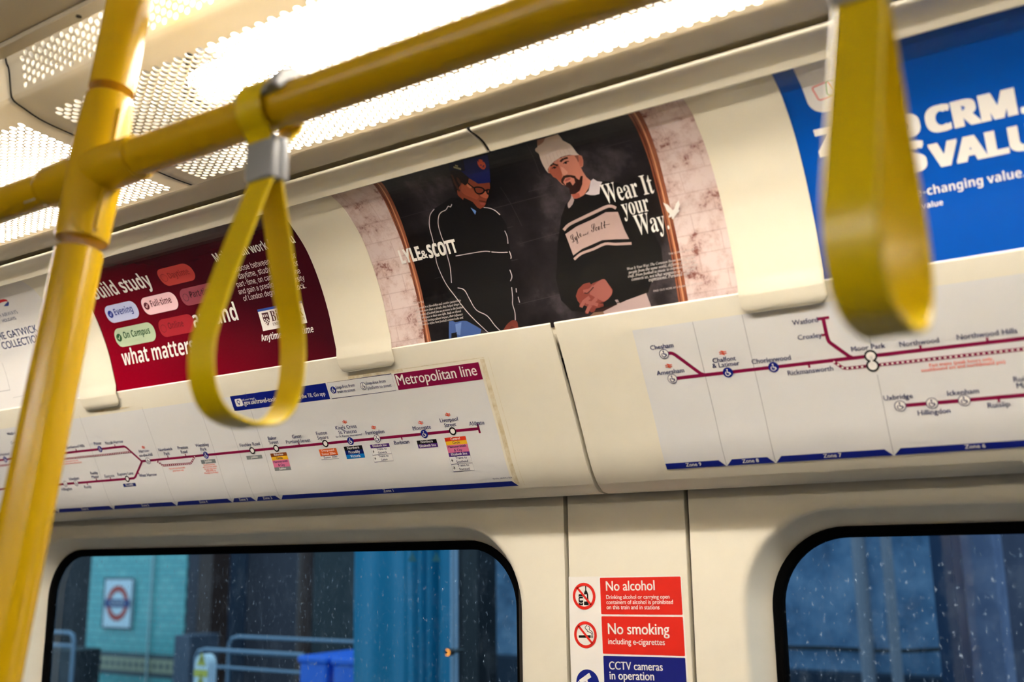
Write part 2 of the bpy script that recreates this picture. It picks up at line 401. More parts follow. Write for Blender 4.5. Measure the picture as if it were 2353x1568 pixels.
CORN = smooth_line([(1.0590, .5350), (1.0457, .5433), (1.0306, .5472), (1.0190, .5480), (1.0138, .5490), (1.0116, .5510), (1.0130, .5530), (1.0180, .5538)], 5)
for nm, x0, x1, lb in (('trim_3', XL, SEAM - .0028, 'cream cornice above the posters, left of the seam'), ('trim_4', SEAM + .0028, XR, 'cream cornice above the posters, right of the seam')):
    bm = bmesh.new(); solid_x(bm, [(p[0], p[1]) for p in CORN] + [(1.05, .5530), (1.0640, .5420), (1.0640, .5368)], x0, x1)
    o = struct(mk(nm, bm, M_cream2, smooth=35), lb, 'trim')
bm = bmesh.new(); extrude_x(bm, [(p[0] + .0012, p[1] + .0022) for p in CORN[:-8]], SEAM - .006, SEAM + .006); mk('seam_backing', bm, M_gap, o)  # dark strip added behind the open seam so it reads as shaded
bm = bmesh.new(); extrude_x(bm, [(.957, .5795), (.957, .5630), (.960, .5622), (1.0065, .5580), (1.009, .5590), (1.010, .5650), (1.075, .5735), (1.075, .60)], XL, XR)
struct(mk('trim_7', bm, M_strip, smooth=35), 'flat beige strip between the light covers and the cornice', 'trim')

# ================================================================== ceiling lights
COVP = [(.9560, .5605), (.9490, .5592), (.9060, .5600), (.8300, .5650), (.7500, .5702), (.7150, .5730), (.6960, .5765), (.6810, .5812), (.6690, .5850), (.6640, .5890), (.6615, .5950), (.6560, .6250), (.6520, .6330), (.6500, .6400)]
COV = Surf([(p[0], p[1]) for p in smooth_line(COVP, 6)])
COV.E = [-e for e in COV.E]
def s_of_y(yz):                               # arc length of the profile point nearest yz
    best = min(range(len(COV.P)), key=lambda i: (COV.P[i][0] - yz[0]) ** 2 + (COV.P[i][1] - yz[1]) ** 2); return COV.S[best]
SP = np.array(COV.S); PY = np.array([p[0] for p in COV.P]); PZ = np.array([p[1] for p in COV.P]); NY = np.array([n[0] for n in COV.N]); NZ = np.array([n[1] for n in COV.N])
def perforated(x0, x1, zones):
    """sheet with rows of round holes; zones: (s0, s1, x margin, hole diameter)"""
    P, CH = .01126, .00975
    V, Fq = [], []; cnt = 0
    def add(u, v, h, quads):
        nonlocal cnt
        V.append(np.c_[u, v, h]); Fq.append(quads + cnt); cnt += len(u)
    def plain(u0, u1, v0, v1):
        cuts = [v0] + [c for c in COV.S if v0 + 1e-5 < c < v1 - 1e-5] + [v1]
        for a, c in zip(cuts, cuts[1:]):
            add(np.array([u0, u1, u1, u0]), np.array([a, a, c, c]), np.zeros(4), np.array([[0, 1, 2, 3]]))
    ca = math.degrees(math.atan2(P, CH)); q = [0, 17, 34, ca, 63, 77]
    A = np.radians(q + [180 - a for a in q[:0:-1]] [:0] + [90] + [180 - a for a in q[1:]][::-1] + [180] + [180 + a for a in q[1:]] + [270] + [360 - a for a in q[1:]][::-1])
    n = len(A); ca_, sa_ = np.cos(A), np.sin(A)
    k = np.minimum((CH / 2) / np.maximum(np.abs(ca_), 1e-9), (P / 2) / np.maximum(np.abs(sa_), 1e-9)); ox, oy = ca_ * k, sa_ * k
    i = np.arange(n); j = (i + 1) % n
    cellq = np.r_[np.c_[i, j, n + j, n + i], np.c_[n + i, n + j, 2 * n + j, 2 * n + i]]
    s_prev = 0.0
    for (s0, s1, mx_, dia) in zones:
        plain(x0, x1, s_prev, s0)
        nc = int((x1 - x0 - 2 * mx_) / CH); nr = max(1, int((s1 - s0 - P / 2) / P)); s1 = s0 + nr * P + P / 2
        xa = x0 + ((x1 - x0) - nc * CH) / 2; plain(x0, xa, s0, s1); plain(xa + nc * CH, x1, s0, s1)
        hx, hy = ca_ * dia / 2, sa_ * dia / 2
        for c in range(nc):
            cx = xa + (c + .5) * CH; sh = P / 2 if c % 2 else 0.0
            if sh: plain(xa + c * CH, xa + (c + 1) * CH, s0, s0 + sh)
            else: plain(xa + c * CH, xa + (c + 1) * CH, s1 - P / 2, s1)
            for r in range(nr):
                cy = s0 + sh + (r + .5) * P
                add(np.r_[cx + ox, cx + hx, cx + hx], np.r_[cy + oy, cy + hy, cy + hy], np.r_[np.zeros(2 * n), np.full(n, -.0016)], cellq)
        s_prev = s1
    plain(x0, x1, s_prev, COV.S[-1])
    V = np.concatenate(V); u, v, h = V.T
    y = np.interp(v, SP, PY) + np.interp(v, SP, NY) * h; z = np.interp(v, SP, PZ) + np.interp(v, SP, NZ) * h
    me = bpy.data.meshes.new('perforated_cover'); fq = np.concatenate(Fq)
    me.vertices.add(len(u)); me.vertices.foreach_set('co', np.c_[u, y, z + EYE].astype('f').ravel())
    me.loops.add(fq.size); me.loops.foreach_set('vertex_index', fq.ravel().astype('i'))
    me.polygons.add(len(fq)); me.polygons.foreach_set('loop_start', np.arange(0, fq.size, 4, dtype='i'))
    me.update(calc_edges=True); me.validate()
    return me
S_B0, S_B1, S_U0, S_U1 = s_of_y((.949, .5592)) + .0005, s_of_y((.692, .578)), s_of_y((.6625, .592)), s_of_y((.6535, .631))
LIGHTS = []
def make_light(x0, x1, tx0, tx1, label):
    t = thing('ceiling_light', label, 'ceiling light', ((x0 + x1) / 2, .80, .56 + EYE), 'perforated strip lights along the ceiling')
    link('perforated_cover', perforated(x0, x1, [(S_B0, S_B1, .030, .0095), (S_U0, S_U1 + .012, .022, .0078)]), M_cover, t)
    bm = bmesh.new(); extrude_x(bm, [(.958, .5640), (.957, .5900), (.930, .640), (.860, .662), (.760, .664), (.690, .652), (.653, .641)], x0 + .002, x1 - .002)
    for x in (x0 + .003, x1 - .003):
        f = bm.faces.new([bm.verts.new((x, y, z + EYE)) for y, z in ((.956, .563), (.957, .59), (.930, .64), (.86, .662), (.76, .664), (.69, .652), (.653, .641), (.664, .594), (.69, .58))])
    mk('reflector', bm, M_refl, t)
    bm = bmesh.new(); tube(bm, [(tx0, .812, .612 + EYE), (tx1, .812, .612 + EYE)], .024, 20); mk('lamp_tube', bm, M_tube, t, smooth=40)
    for x in (tx0, tx1):
        bm = bmesh.new(); box(bm, (x - .012, .790, .585 + EYE), (x + .012, .834, .655 + EYE), .003); mk('lamp_holder', bm, M_gap, t)
    LIGHTS.append(t); return t
l1 = make_light(-1.2075, .60, -1.02, .54, 'long perforated ceiling light right of the yellow pole')
l2 = make_light(-2.70, -1.2115, -2.60, -1.27, 'perforated ceiling light left of the pole, ending at the dark joint')
bm = bmesh.new(); extrude_x(bm, [(y - ny * .001, z - nz * .001) for (y, z), (ny, nz) in zip(COV.P, COV.N)], -1.2185, -1.2005); mk('joint_light_blocker', bm, M_gap, l2)  # dark strip added behind the joint to stop light leaking out
for src, lb in ((l1, 'perforated ceiling light on the side behind the camera, nearer one'), (l2, 'perforated ceiling light on the side behind the camera, farther one')):
    r = src.copy(); C.objects.link(r); r.rotation_euler = (0, 0, math.pi); r.location = (-.9 if src is l1 else .9, -.80, .56 + EYE); r['label'] = lb
    for ch in src.children:
        c = ch.copy(); C.objects.link(c); c.parent = r
        if ch.name.startswith('lamp_tube'): c.material_slots[0].link = 'OBJECT'; c.material_slots[0].material = M_tube2

# ================================================================== yellow handrail with leaning pole
RY, RZ = .576, .385
PX = -.886
def pole_pt(z): return Vector((PX, RY + .003 + .123 * (z - .391), z + EYE))
hr = thing('handrail', 'yellow handrail with leaning pole joined to it by a sleeve under the ceiling', 'handrail', pole_pt(-EYE))
bm = bmesh.new(); tube(bm, [(-3.2, RY, RZ + EYE), (PX - .02, RY, RZ + EYE)], .019, 40); tube(bm, [(PX + .02, RY, RZ + EYE), (1.6, RY, RZ + EYE)], .019, 40)
mk('horizontal_rail', bm, M_yel, hr, smooth=40)
bm = bmesh.new(); tube(bm, [pole_pt(-EYE), pole_pt(0), pole_pt(.30)], .0228, 40); tube(bm, [pole_pt(.48), pole_pt(.655)], .0228, 40)
mk('pole', bm, M_yel, hr, smooth=40)
bm = bmesh.new()
tube(bm, [(PX - .076, RY, RZ + EYE), (PX - .0745, RY, RZ + EYE), (PX - .066, RY, RZ + EYE), (PX, RY, RZ + EYE), (PX + .069, RY, RZ + EYE), (PX + .0735, RY, RZ + EYE), (PX + .075, RY, RZ + EYE)], [.0192, .0208, .0225, .0240, .0222, .0215, .0192], 40)
zz = [(.3105, .0229), (.3115, .0250), (.3180, .0258), (.345, .0262), (.391, .0272), (.440, .0256), (.4620, .0243), (.4690, .0236), (.4700, .0229)]
tube(bm, [pole_pt(z) for z, _ in zz], [r for _, r in zz], 40)
tj = mk('tee_sleeve', bm, M_yel, hr, smooth=40)
bm = bmesh.new()
for sx in (-1, 1):
    a, c = pole_pt(.318), pole_pt(.450); o_ = Vector((sx * .0262, -.003, 0))
    tube(bm, [a + o_, c + o_], .0022, 10)
mk('sleeve_seam', bm, M_yel, tj, smooth=40)

bm = bmesh.new()
def on_rail(x, y, r=.0192):
    d = ray(x, y); a = d.y ** 2 + d.z ** 2; b = -2 * (d.y * RY + d.z * RZ); c = RY ** 2 + RZ ** 2 - r * r
    q_ = b * b - 4 * a * c; t = (-b - math.sqrt(max(q_, 0))) / (2 * a); return Vector((d.x * t, d.y * t, d.z * t + EYE))
for i in range(11):
    if i in (4, 7): continue
    x0_, x1_ = 55 + i * 6.6, 55 + i * 6.6 + 5.0; yy = lambda x: 466 - (x - 55) * .335
    vv = [bm.verts.new(on_rail(x, yy(x) + dy)) for x, dy in ((x0_, 2.2), (x1_, 2.2), (x1_, -2.2), (x0_, -2.2))]; bm.faces.new(vv)
mk('rail_marking', bm, mat('marking_silver', srgb(205, 205, 190), .4), hr)
# ================================================================== hanging straps
LOOPC = [(.5735, .326), (.5625, .300), (.5425, .248), (.5210, .185), (.5165, .158), (.5195, .135), (.5310, .117), (.5500, .109), (.5720, .108), (.5930, .114), (.6075, .131), (.6135, .158), (.6120, .190), (.6020, .230), (.5930, .270), (.5830, .310), (.5790, .326)]
def ribbon(bm, line, wid, th, closed=False, twist=None):
    n = len(line); rows = []
    for i in range(n):
        a = line[(i - 1) % n] if (closed or i) else line[i]; c = line[(i + 1) % n] if (closed or i < n - 1) else line[i]
        t = Vector((c[0] - a[0], c[1] - a[1])).normalized(); nrm = Vector((-t.y, t.x)); p = Vector(line[i])
        e = th * .35; prof = [(-wid / 2 + e, th / 2), (wid / 2 - e, th / 2), (wid / 2, th / 2 - e), (wid / 2, -th / 2 + e), (wid / 2 - e, -th / 2), (-wid / 2 + e, -th / 2), (-wid / 2, -th / 2 + e), (-wid / 2, th / 2 - e)]
        rows.append([bm.verts.new((x, p.x + nrm.x * h, p.y + nrm.y * h)) for x, h in prof])
    m = 8
    for i in range(n if closed else n - 1):
        a, c = rows[i], rows[(i + 1) % n]
        for k in range(m): bm.faces.new((a[k], a[(k + 1) % m], c[(k + 1) % m], c[k]))
    if not closed: bm.faces.new(rows[0]); bm.faces.new(rows[-1][::-1])
    bmesh.ops.recalc_face_normals(bm, faces=bm.faces)
def make_strap(x, label, twist=0.0, lift=0.0):
    t = thing('hanging_strap', label, 'hanging strap', (0, RY, .10 + EYE), 'yellow straps hanging from the handrail')
    bm = bmesh.new()
    L = [(p[0], p[1] + EYE) for p in smooth_line(LOOPC, 6)]
    ribbon(bm, L, .030, .0034)
    for v in bm.verts:
        k = min(1, max(0, (.318 + EYE - v.co.z) / .20)); v.co.z += lift * k; a = R_(twist) * k; dx, dy = v.co.x, v.co.y - .568
        v.co.x = dx * math.cos(a) - dy * math.sin(a); v.co.y = .568 + dx * math.sin(a) + dy * math.cos(a)
    r = .0262; arc = [(RY + .0015 + r * math.cos(R_(a)), RZ + r * math.sin(R_(a))) for a in range(-52, 233, 6)]
    wrap = [(.5815, .345), (.5860, .355)] + arc + [(.5665, .355), (.5710, .345)]
    ribbon(bm, [(p[0], p[1] + EYE) for p in smooth_line(wrap, 2)], .030, .0034)
    mk('strap_loop', bm, M_strap, t, smooth=40)
    bm = bmesh.new(); box(bm, (-.0165, .5655, .3185 + EYE), (.0165, .5752, .3580 + EYE), .0022)
    bk = mk('buckle', bm, M_grey, t, smooth=40)
    bm = bmesh.new(); box(bm, (-.0165, .5772, .3185 + EYE), (.0165, .5868, .3580 + EYE), .0022); box(bm, (-.0150, .5740, .321 + EYE), (.0150, .5785, .3555 + EYE))
    mk('buckle_back', bm, M_grey, bk, smooth=40)
    bm = bmesh.new()
    rows = []
    for xx, r0, r1 in ((-.022, .0196, .0222), (-.020, .0196, .0245), (.021, .0196, .0245), (.026, .0196, .0290), (.034, .0196, .0300), (.037, .0196, .0275)):
        rows.append([bm.verts.new((xx, RY + rr_ * math.cos(R_(a)), RZ + EYE + rr_ * math.sin(R_(a)))) for rr_, rng in ((r1, range(8, 173, 6)), (r0, range(170, 7, -6))) for a in rng])
    for a, c in zip(rows, rows[1:]):
        for k in range(len(a)): bm.faces.new((a[k], a[(k + 1) % len(a)], c[(k + 1) % len(a)], c[k]))
    bm.faces.new(rows[0][::-1]); bm.faces.new(rows[-1]); bmesh.ops.recalc_face_normals(bm, faces=bm.faces)
    mk('rail_saddle', bm, M_grey, t, smooth=40)
    t.location.x = x; return t
s1 = make_strap(-.633, 'yellow loop strap with grey buckle hanging in front of the maroon poster')
s2 = make_strap(-.1285, 'blurred yellow loop strap hanging close up in front of the blue poster', -4, .010)

# ================================================================== posters
V_LO, V_HI = .012, AD.S[-1] - .003
def sheet(name, label, u0, u1, m):
    P = Print(AD); P.rect_uv(u0, V_LO, u1, V_HI, m, .0003)
    bm = P.bm
    o = P.build(name); sm = o.modifiers.new('thickness', 'SOLIDIFY'); sm.thickness = .0003; sm.offset = 0
    return tag(o, label, 'poster')
hx = lambda x, y: AD.uv(x, y).x
H_R = {'a': hx(272, 903), 'b': hx(904, 800), 'c': hx(1900, 665)}           # right edges of the three holders
H_L = {'a': hx(189, 915), 'b': hx(780, 826), 'c': hx(1700, 676)}
mid = lambda k: (H_R[k] + H_L[k]) / 2

# ---- maroon study poster
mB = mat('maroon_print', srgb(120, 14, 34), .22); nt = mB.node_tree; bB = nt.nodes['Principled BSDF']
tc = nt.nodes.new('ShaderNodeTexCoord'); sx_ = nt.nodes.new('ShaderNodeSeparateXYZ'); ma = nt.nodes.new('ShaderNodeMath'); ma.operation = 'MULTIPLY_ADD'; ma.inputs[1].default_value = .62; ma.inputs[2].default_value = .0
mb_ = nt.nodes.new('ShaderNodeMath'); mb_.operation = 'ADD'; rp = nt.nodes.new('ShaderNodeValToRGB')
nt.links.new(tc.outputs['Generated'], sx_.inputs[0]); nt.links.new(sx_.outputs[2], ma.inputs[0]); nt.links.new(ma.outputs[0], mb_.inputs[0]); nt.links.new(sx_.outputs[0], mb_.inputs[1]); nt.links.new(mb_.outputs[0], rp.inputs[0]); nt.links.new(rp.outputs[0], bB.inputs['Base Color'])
rp.color_ramp.elements[0].position = .15; rp.color_ramp.elements[0].color = (*srgb(150, 0, 30), 1); rp.color_ramp.elements[1].position = 1.0; rp.color_ramp.elements[1].color = (*srgb(66, 16, 27), 1)  # fade holds printed colour and reflected light together
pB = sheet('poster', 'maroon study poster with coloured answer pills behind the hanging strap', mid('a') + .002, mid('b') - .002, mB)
q = lambda x, y: (200 + x / 4.057, 540 + y / 4.057)
P = Print(AD)
P.text('Build study', q(78, 592), q(632, 484), M_white, face='bold', asp=1.35, level=True); P.build('headline', pB); P = Print(AD)
P.text('what matters', q(345, 1222), q(1018, 1094), M_white, face='bold', asp=1.35, level=True); P.build('headline', pB); P = Print(AD)
P.text('around', q(1010, 868), q(1420, 795), M_white, face='bold', asp=1.35, level=True); P.build('headline', pB); P = Print(AD)
P.text('Make it all work for you', q(1212, 252), q(1950, 68), M_white, face='bold', asp=1.5, level=True); P.build('headline', pB); P = Print(AD)
P.text('Anytime is your time', q(1632, 993), q(2118, 905), M_white, face='bold', asp=1.35, level=True); P.build('headline', pB); P = Print(AD)
P = Print(AD)
for s_, a, c in (('Choose between evening or', (1372, 347), (1958, 212)), ('daytime, study full-time or', (1422, 410), (1980, 285)), ('part-time, on campus or online', (1408, 490), (1995, 352)), ('and gain a prestigious University', (1424, 556), (2036, 420)), ('of London degree on the clock.', (1468, 616), (2048, 494))):
    P.text(s_, q(*a), q(*c), ink('pale_pink', 226, 205, 208), face='inter', asp=1.28, level=True, res=3)
P.build('body_lettering', pB)
P = Print(AD)
def pill(top, bot, left, right, col, tcol, label, t0, t1, cpos, checked):
    P = Print(AD); v1, v0, u0, u1 = AD.uv(*q(*top)).y, AD.uv(*q(*bot)).y, AD.uv(*q(*left)).x, AD.uv(*q(*right)).x
    P.rrect_uv(u0, v0, u1, v1, (v1 - v0) * .45, col, .0005)
    c = AD.uv(*q(*cpos)); r = (v1 - v0) * .21
    if checked:
        P.disc(c, r, tcol, .0007); P.stroke_uv([(c.x - r * .45, c.y), (c.x - r * .1, c.y - r * .4), (c.x + r * .5, c.y + r * .45)], r * .22, col, .0009)
    else: P.ring(c, r, r * .14, tcol, .0007)
    P.text(label, q(*t0), q(*t1), tcol, .0007, face='bold', asp=1.3, level=True)
    P.build('answer_pill', pB)
pill((790, 290), (850, 457), (642, 355), (1020, 380), ink('pill_coral', 190, 66, 62), ink('pill_coral_text', 140, 30, 34), 'Daytime', (775, 405), (965, 364), (722, 399), False)
pill((320, 632), (330, 805), (152, 690), (497, 740), ink('pill_lilac', 196, 203, 238), ink('pill_lilac_text', 24, 40, 140), 'Evening', (268, 750), (437, 714), (222, 740), True)
pill((670, 552), (690, 725), (487, 605), (858, 645), ink('pill_pink', 250, 208, 216), ink('pill_pink_text', 98, 10, 30), 'Full-time', (606, 670), (797, 630), (558, 663), True)
pill((1000, 478), (1020, 645), (848, 525), (1240, 570), ink('pill_mauve', 150, 70, 84), ink('pill_mauve_text', 66, 22, 32), 'Part-time', (972, 585), (1186, 540), (923, 583), False)
pill((450, 838), (460, 1022), (240, 895), (648, 935), ink('pill_green', 188, 206, 174), ink('pill_green_text', 18, 76, 34), 'On Campus', (350, 966), (596, 918), (302, 958), True)
pill((790, 768), (820, 938), (650, 805), (1014, 840), ink('pill_red', 176, 40, 52), ink('pill_red_text', 118, 18, 34), 'Online', (768, 880), (908, 850), (716, 873), False)
P = Print(AD)
a, c = AD.uv(*q(1588, 697)), AD.uv(*q(2055, 820)); P.rect_uv(a.x, c.y, c.x, a.y, M_white, .0005); hh = a.y - c.y
P.rect_uv(a.x, a.y - hh * .11, c.x, a.y, ink('crest_blue', 50, 84, 170), .0006)
cu0, cv1 = a.x + (c.x - a.x) * .07, a.y - hh * .20; cw, chh = hh * .40, hh * .60
dk = ink('crest', 70, 14, 26)
P.poly_uv([(cu0, cv1), (cu0 + cw, cv1), (cu0 + cw, cv1 - chh * .55), (cu0 + cw * .8, cv1 - chh * .82), (cu0 + cw / 2, cv1 - chh), (cu0 + cw * .2, cv1 - chh * .82), (cu0, cv1 - chh * .55)], dk, .0006)
for i in range(4):
    for j in range(4):
        if (i + j) % 2 == 0: P.rect_uv(cu0 + cw * (.1 + .2 * i), cv1 - chh * (.45 + .11 * (j + 1)), cu0 + cw * (.1 + .2 * (i + 1)), cv1 - chh * (.45 + .11 * j), M_white, .0007)
for i in range(3): P.rect_uv(cu0 + cw * (.12 + .28 * i), cv1 - chh * .32, cu0 + cw * (.26 + .28 * i), cv1 - chh * .12, M_white, .0007)
P.text('Birkbeck', q(1728, 806), q(2022, 748), dk, face='serif', asp=1.35, level=True)
P.text('UNIVERSITY OF LONDON', q(1738, 846), q(2035, 790), dk, face='serif', asp=1.2, level=True)
P.build('crest_logo', pB)

# ---- white holiday poster at the far left
pA = sheet('poster', 'white holiday poster with blue capitals, half hidden by the yellow pole', -2.95, mid('a') - .002, M_paper)
q = lambda x, y: (x / 4.614, 620 + y / 4.614); P = Print(AD); nb = ink('holiday_navy', 22, 48, 112)
P.text('THE GATWICK', q(-40, 764), q(412, 648), nb, face='gill', bold=.008, asp=.98, level=True)
P.text('COLLECTION', q(40, 848), q(456, 752), nb, face='gill', bold=.008, asp=.98, level=True)
P.text('BRITISH AIRWAYS', q(-92, 534), q(195, 455), nb, asp=.95, level=True, res=3); P.text('HOLIDAYS', q(38, 556), q(178, 524), nb, asp=.95, level=True, res=3)
P.build('lettering', pA)
P = Print(AD); P.poly([q(*p) for p in ((-120, 400), (-40, 340), (0, 318), (38, 309), (72, 316), (86, 334), (60, 333), (20, 345), (-60, 385))], ink('ribbon_red', 205, 24, 40), .0005)
P.poly([q(*p) for p in ((86, 334), (98, 350), (92, 382), (64, 386), (40, 385), (66, 356))], ink('ribbon_blue', 30, 56, 140), .0005)
P.build('ribbon_emblem', pA)
P = Print(AD); P.stroke([q(*p) for p in ((25, 990), (108, 1275), (-110, 1312))], .0006, ink('hairline', 70, 66, 84), .0005); P.stroke([q(*p) for p in ((140, 1358), (800, 1228))], .0004, ink('hairline', 70, 66, 84), .0005)
P.build('outline_box', pA)

# ---- blue software poster at the right
mD = mat('blue_print', srgb(0, 84, 188), .30)
pD = sheet('poster', 'bright blue poster with bold white capitals at the right end', mid('c') + .002, .30, mD)
q = lambda x, y: (1553 + x / 2.941, y / 2.941); P = Print(AD)
P.text('Zoho', q(985, 1050), q(1652, 908), M_white, face='bold', bold=.034, asp=.95, res=8, level=True); P.text('CRM.', q(1716, 896), q(2385, 752), M_white, face='bold', bold=.034, asp=.92, res=8, level=True)
P.text('VALUE.', q(1742, 1128), q(2690, 945), M_white, face='bold', bold=.034, asp=.88, res=8, level=True)
P.text("IT'S", q(1165, 1252), q(1692, 1142), M_white, face='bold', bold=.034, asp=.88, res=8, level=True)
P.text('Game-changing value.', q(1450, 1372), q(2362, 1188), M_white, face='bold', asp=1.08, level=True)
P.text('real value', q(1560, 1434), q(1808, 1384), M_white, face='bold', asp=1.08, level=True)
P.build('lettering', pD)
P = Print(AD); ul, ub = AD.uv(*q(800, 478)).x, AD.uv(*q(955, 770)).y; ur = AD.uv(*q(1465, 600)).x; r = .018
pts = [(ul, V_HI - .002), (ul, ub + r)] + [(ul + r - r * math.cos(R_(a)), ub + r - r * math.sin(R_(a))) for a in range(10, 91, 10)] + [(ur - r + r * math.sin(R_(a)), ub + r - r * math.cos(R_(a))) for a in range(0, 91, 10)] + [(ur, V_HI - .002)]
P.poly_uv(pts, M_white, .0005)
c0 = AD.uv(*q(996, 613)); sz = .0095
for i, (nm, col, rot_) in enumerate((('logo_red', (228, 56, 52), 10), ('logo_green', (42, 146, 82), -12), ('logo_blue', (40, 96, 190), 10), ('logo_yellow', (240, 180, 40), -6))):
    ctr = Vector((c0.x + i * sz * 1.42, c0.y + (.001 if i % 2 else 0)))
    pr = [Vector((p[0], p[1])) for p in rr(-sz, sz, -sz, sz, .0028, 4)]
    Rm = Matrix.Rotation(R_(rot_), 2); P.stroke_uv([ctr + Rm @ p for p in pr], .0014, ink(nm, *col), .0007 + .0001 * i, True)
P.build('logo_tab', pD)

# ---- clothing poster with two men, black board and painted brick
mC = ramp_mat('blackboard_print', [(.40, srgb(18, 15, 16)), (.54, srgb(42, 37, 40)), (.68, srgb(96, 86, 91))], 7.0, .30, 7)
_n = mC.node_tree; _r = next(n for n in _n.nodes if n.type == 'VALTORGB'); _t = next(n for n in _n.nodes if n.type == 'TEX_COORD'); _z = next(n for n in _n.nodes if n.type == 'TEX_NOISE')
_x = _n.nodes.new('ShaderNodeSeparateXYZ'); _m = _n.nodes.new('ShaderNodeMath'); _m.operation = 'MULTIPLY_ADD'; _m.inputs[1].default_value = .20; _m.inputs[2].default_value = -.09; _a = _n.nodes.new('ShaderNodeMath')
_n.links.new(_t.outputs['Generated'], _x.inputs[0]); _n.links.new(_x.outputs[0], _m.inputs[0]); _n.links.new(_m.outputs[0], _a.inputs[0]); _n.links.new(_z.outputs['Fac'], _a.inputs[1]); _n.links.new(_a.outputs[0], _r.inputs[0])
pC = sheet('poster', 'clothing poster of two men against a blackboard and pale brick', mid('b') + .002, mid('c') - .002, mC)
# painted brick print
mBr = mat('brick_print', srgb(205, 182, 178), .32); nt = mBr.node_tree; L = nt.links.new; bs = nt.nodes['Principled BSDF']
tc = nt.nodes.new('ShaderNodeTexCoord'); n1 = nt.nodes.new('ShaderNodeTexNoise'); n1.inputs['Scale'].default_value = 34; n1.inputs['Detail'].default_value = 8; n1.inputs['Roughness'].default_value = .72
r1 = nt.nodes.new('ShaderNodeValToRGB'); cr = r1.color_ramp; cr.elements[0].position = .44; cr.elements[0].color = (*srgb(232, 212, 208), 1); cr.elements[1].position = .635; cr.elements[1].color = (*srgb(140, 84, 74), 1); e = cr.elements.new(.56); e.color = (*srgb(214, 186, 180), 1)
mp = nt.nodes.new('ShaderNodeMapping'); mp.inputs['Rotation'].default_value = (R_(90), 0, 0)
bt = nt.nodes.new('ShaderNodeTexBrick'); bt.inputs['Scale'].default_value = 1; bt.inputs['Brick Width'].default_value = .070; bt.inputs['Row Height'].default_value = .024; bt.inputs['Mortar Size'].default_value = .0012; bt.inputs['Mortar Smooth'].default_value = .6
bt.inputs['Color1'].default_value = (1, 1, 1, 1); bt.inputs['Color2'].default_value = (.93, .92, .93, 1); bt.inputs['Mortar'].default_value = (.84, .79, .79, 1)
mm = nt.nodes.new('ShaderNodeMixRGB'); mm.blend_type = 'MULTIPLY'; mm.inputs[0].default_value = 1
L(tc.outputs['Object'], n1.inputs['Vector']); L(tc.outputs['Object'], mp.inputs[0]); L(mp.outputs[0], bt.inputs['Vector']); L(n1.outputs['Fac'], r1.inputs[0]); L(r1.outputs[0], mm.inputs[1]); L(bt.outputs['Color'], mm.inputs[2]); L(mm.outputs[0], bs.inputs['Base Color'])
M_wood = ramp_mat('wood_print', [(.35, srgb(120, 58, 40)), (.65, srgb(176, 108, 78))], 30, .3, 5, stretch=(4, .5, .5))
M_wood2 = mat('wood_print_light', srgb(212, 150, 112), .3)
FL_in = [(858, 422), (880, 455), (905, 510), (925, 560), (945, 630), (960, 690), (970, 740), (977, 790)]
FL_out = [(877, 417), (900, 455), (925, 515), (948, 590), (965, 650), (978, 715), (992, 788)]
FR_in = [(1443, 262), (1465, 300), (1485, 350), (1505, 420), (1525, 500), (1545, 600), (1560, 697)]
FR_out = [(1470, 255), (1495, 308), (1515, 370), (1530, 430), (1548, 510), (1566, 600), (1582, 693)]
def curve(px, smooth=4):
    P_ = smooth_line([AD.uv(*p) for p in px], smooth)
    P_[0].y = V_HI; d = P_[-1] - P_[-2]; P_[-1] = P_[-1] + d * ((V_LO + .0005 - P_[-1].y) / d.y) if abs(d.y) > 1e-6 else P_[-1]
    return P_
fli, flo, fri, fro = curve(FL_in), curve(FL_out), curve(FR_in), curve(FR_out)
P = Print(AD); u0 = mid('b') + .003
P.poly_uv([(u0, V_HI)] + [(u0, V_LO + .0005)] + fli[::-1], mBr, .0005); P.build('brick_wall_print', pC); P = Print(AD)
u1 = mid('c') - .003; P.poly_uv(fro + [(u1, V_LO + .0005), (u1, V_HI)], mBr, .0005)
P.build('brick_wall_print', pC)
for A_, B_ in ((fri, fro), (fli, flo)):
    P = Print(AD); P.poly_uv(A_ + B_[::-1], M_wood, .0006)
    n = min(len(A_), len(B_)); ca_ = [A_[int(i * (len(A_) - 1) / (n - 1))].lerp(B_[int(i * (len(B_) - 1) / (n - 1))], .55) for i in range(n)]
    P.stroke_uv(ca_, .0022, M_wood2, .0007); ca2 = [A_[int(i * (len(A_) - 1) / (n - 1))].lerp(B_[int(i * (len(B_) - 1) / (n - 1))], .22) for i in range(n)]
    P.stroke_uv(ca2, .0012, ink('wood_dark', 84, 38, 28), .0007); P.build('wood_frame_print', pC)
P = Print(AD)
for ln_ in (((905, 505), (1035, 468)), ((930, 585), (1180, 520)), ((960, 420), (1010, 520)), ((1130, 480), (1260, 446)), ((1150, 430), (1200, 520)), ((1215, 440), (1275, 424)), ((1000, 640), (1190, 596)), ((1190, 700), (1290, 676)), ((1195, 560), (1285, 535)), ((1380, 340), (1450, 322)), ((1210, 330), (1240, 400))):
    P.stroke(ln_, .0006, ink('chalk_trace', 74, 66, 70), .00055)
P.build('chalk_lines', pC)
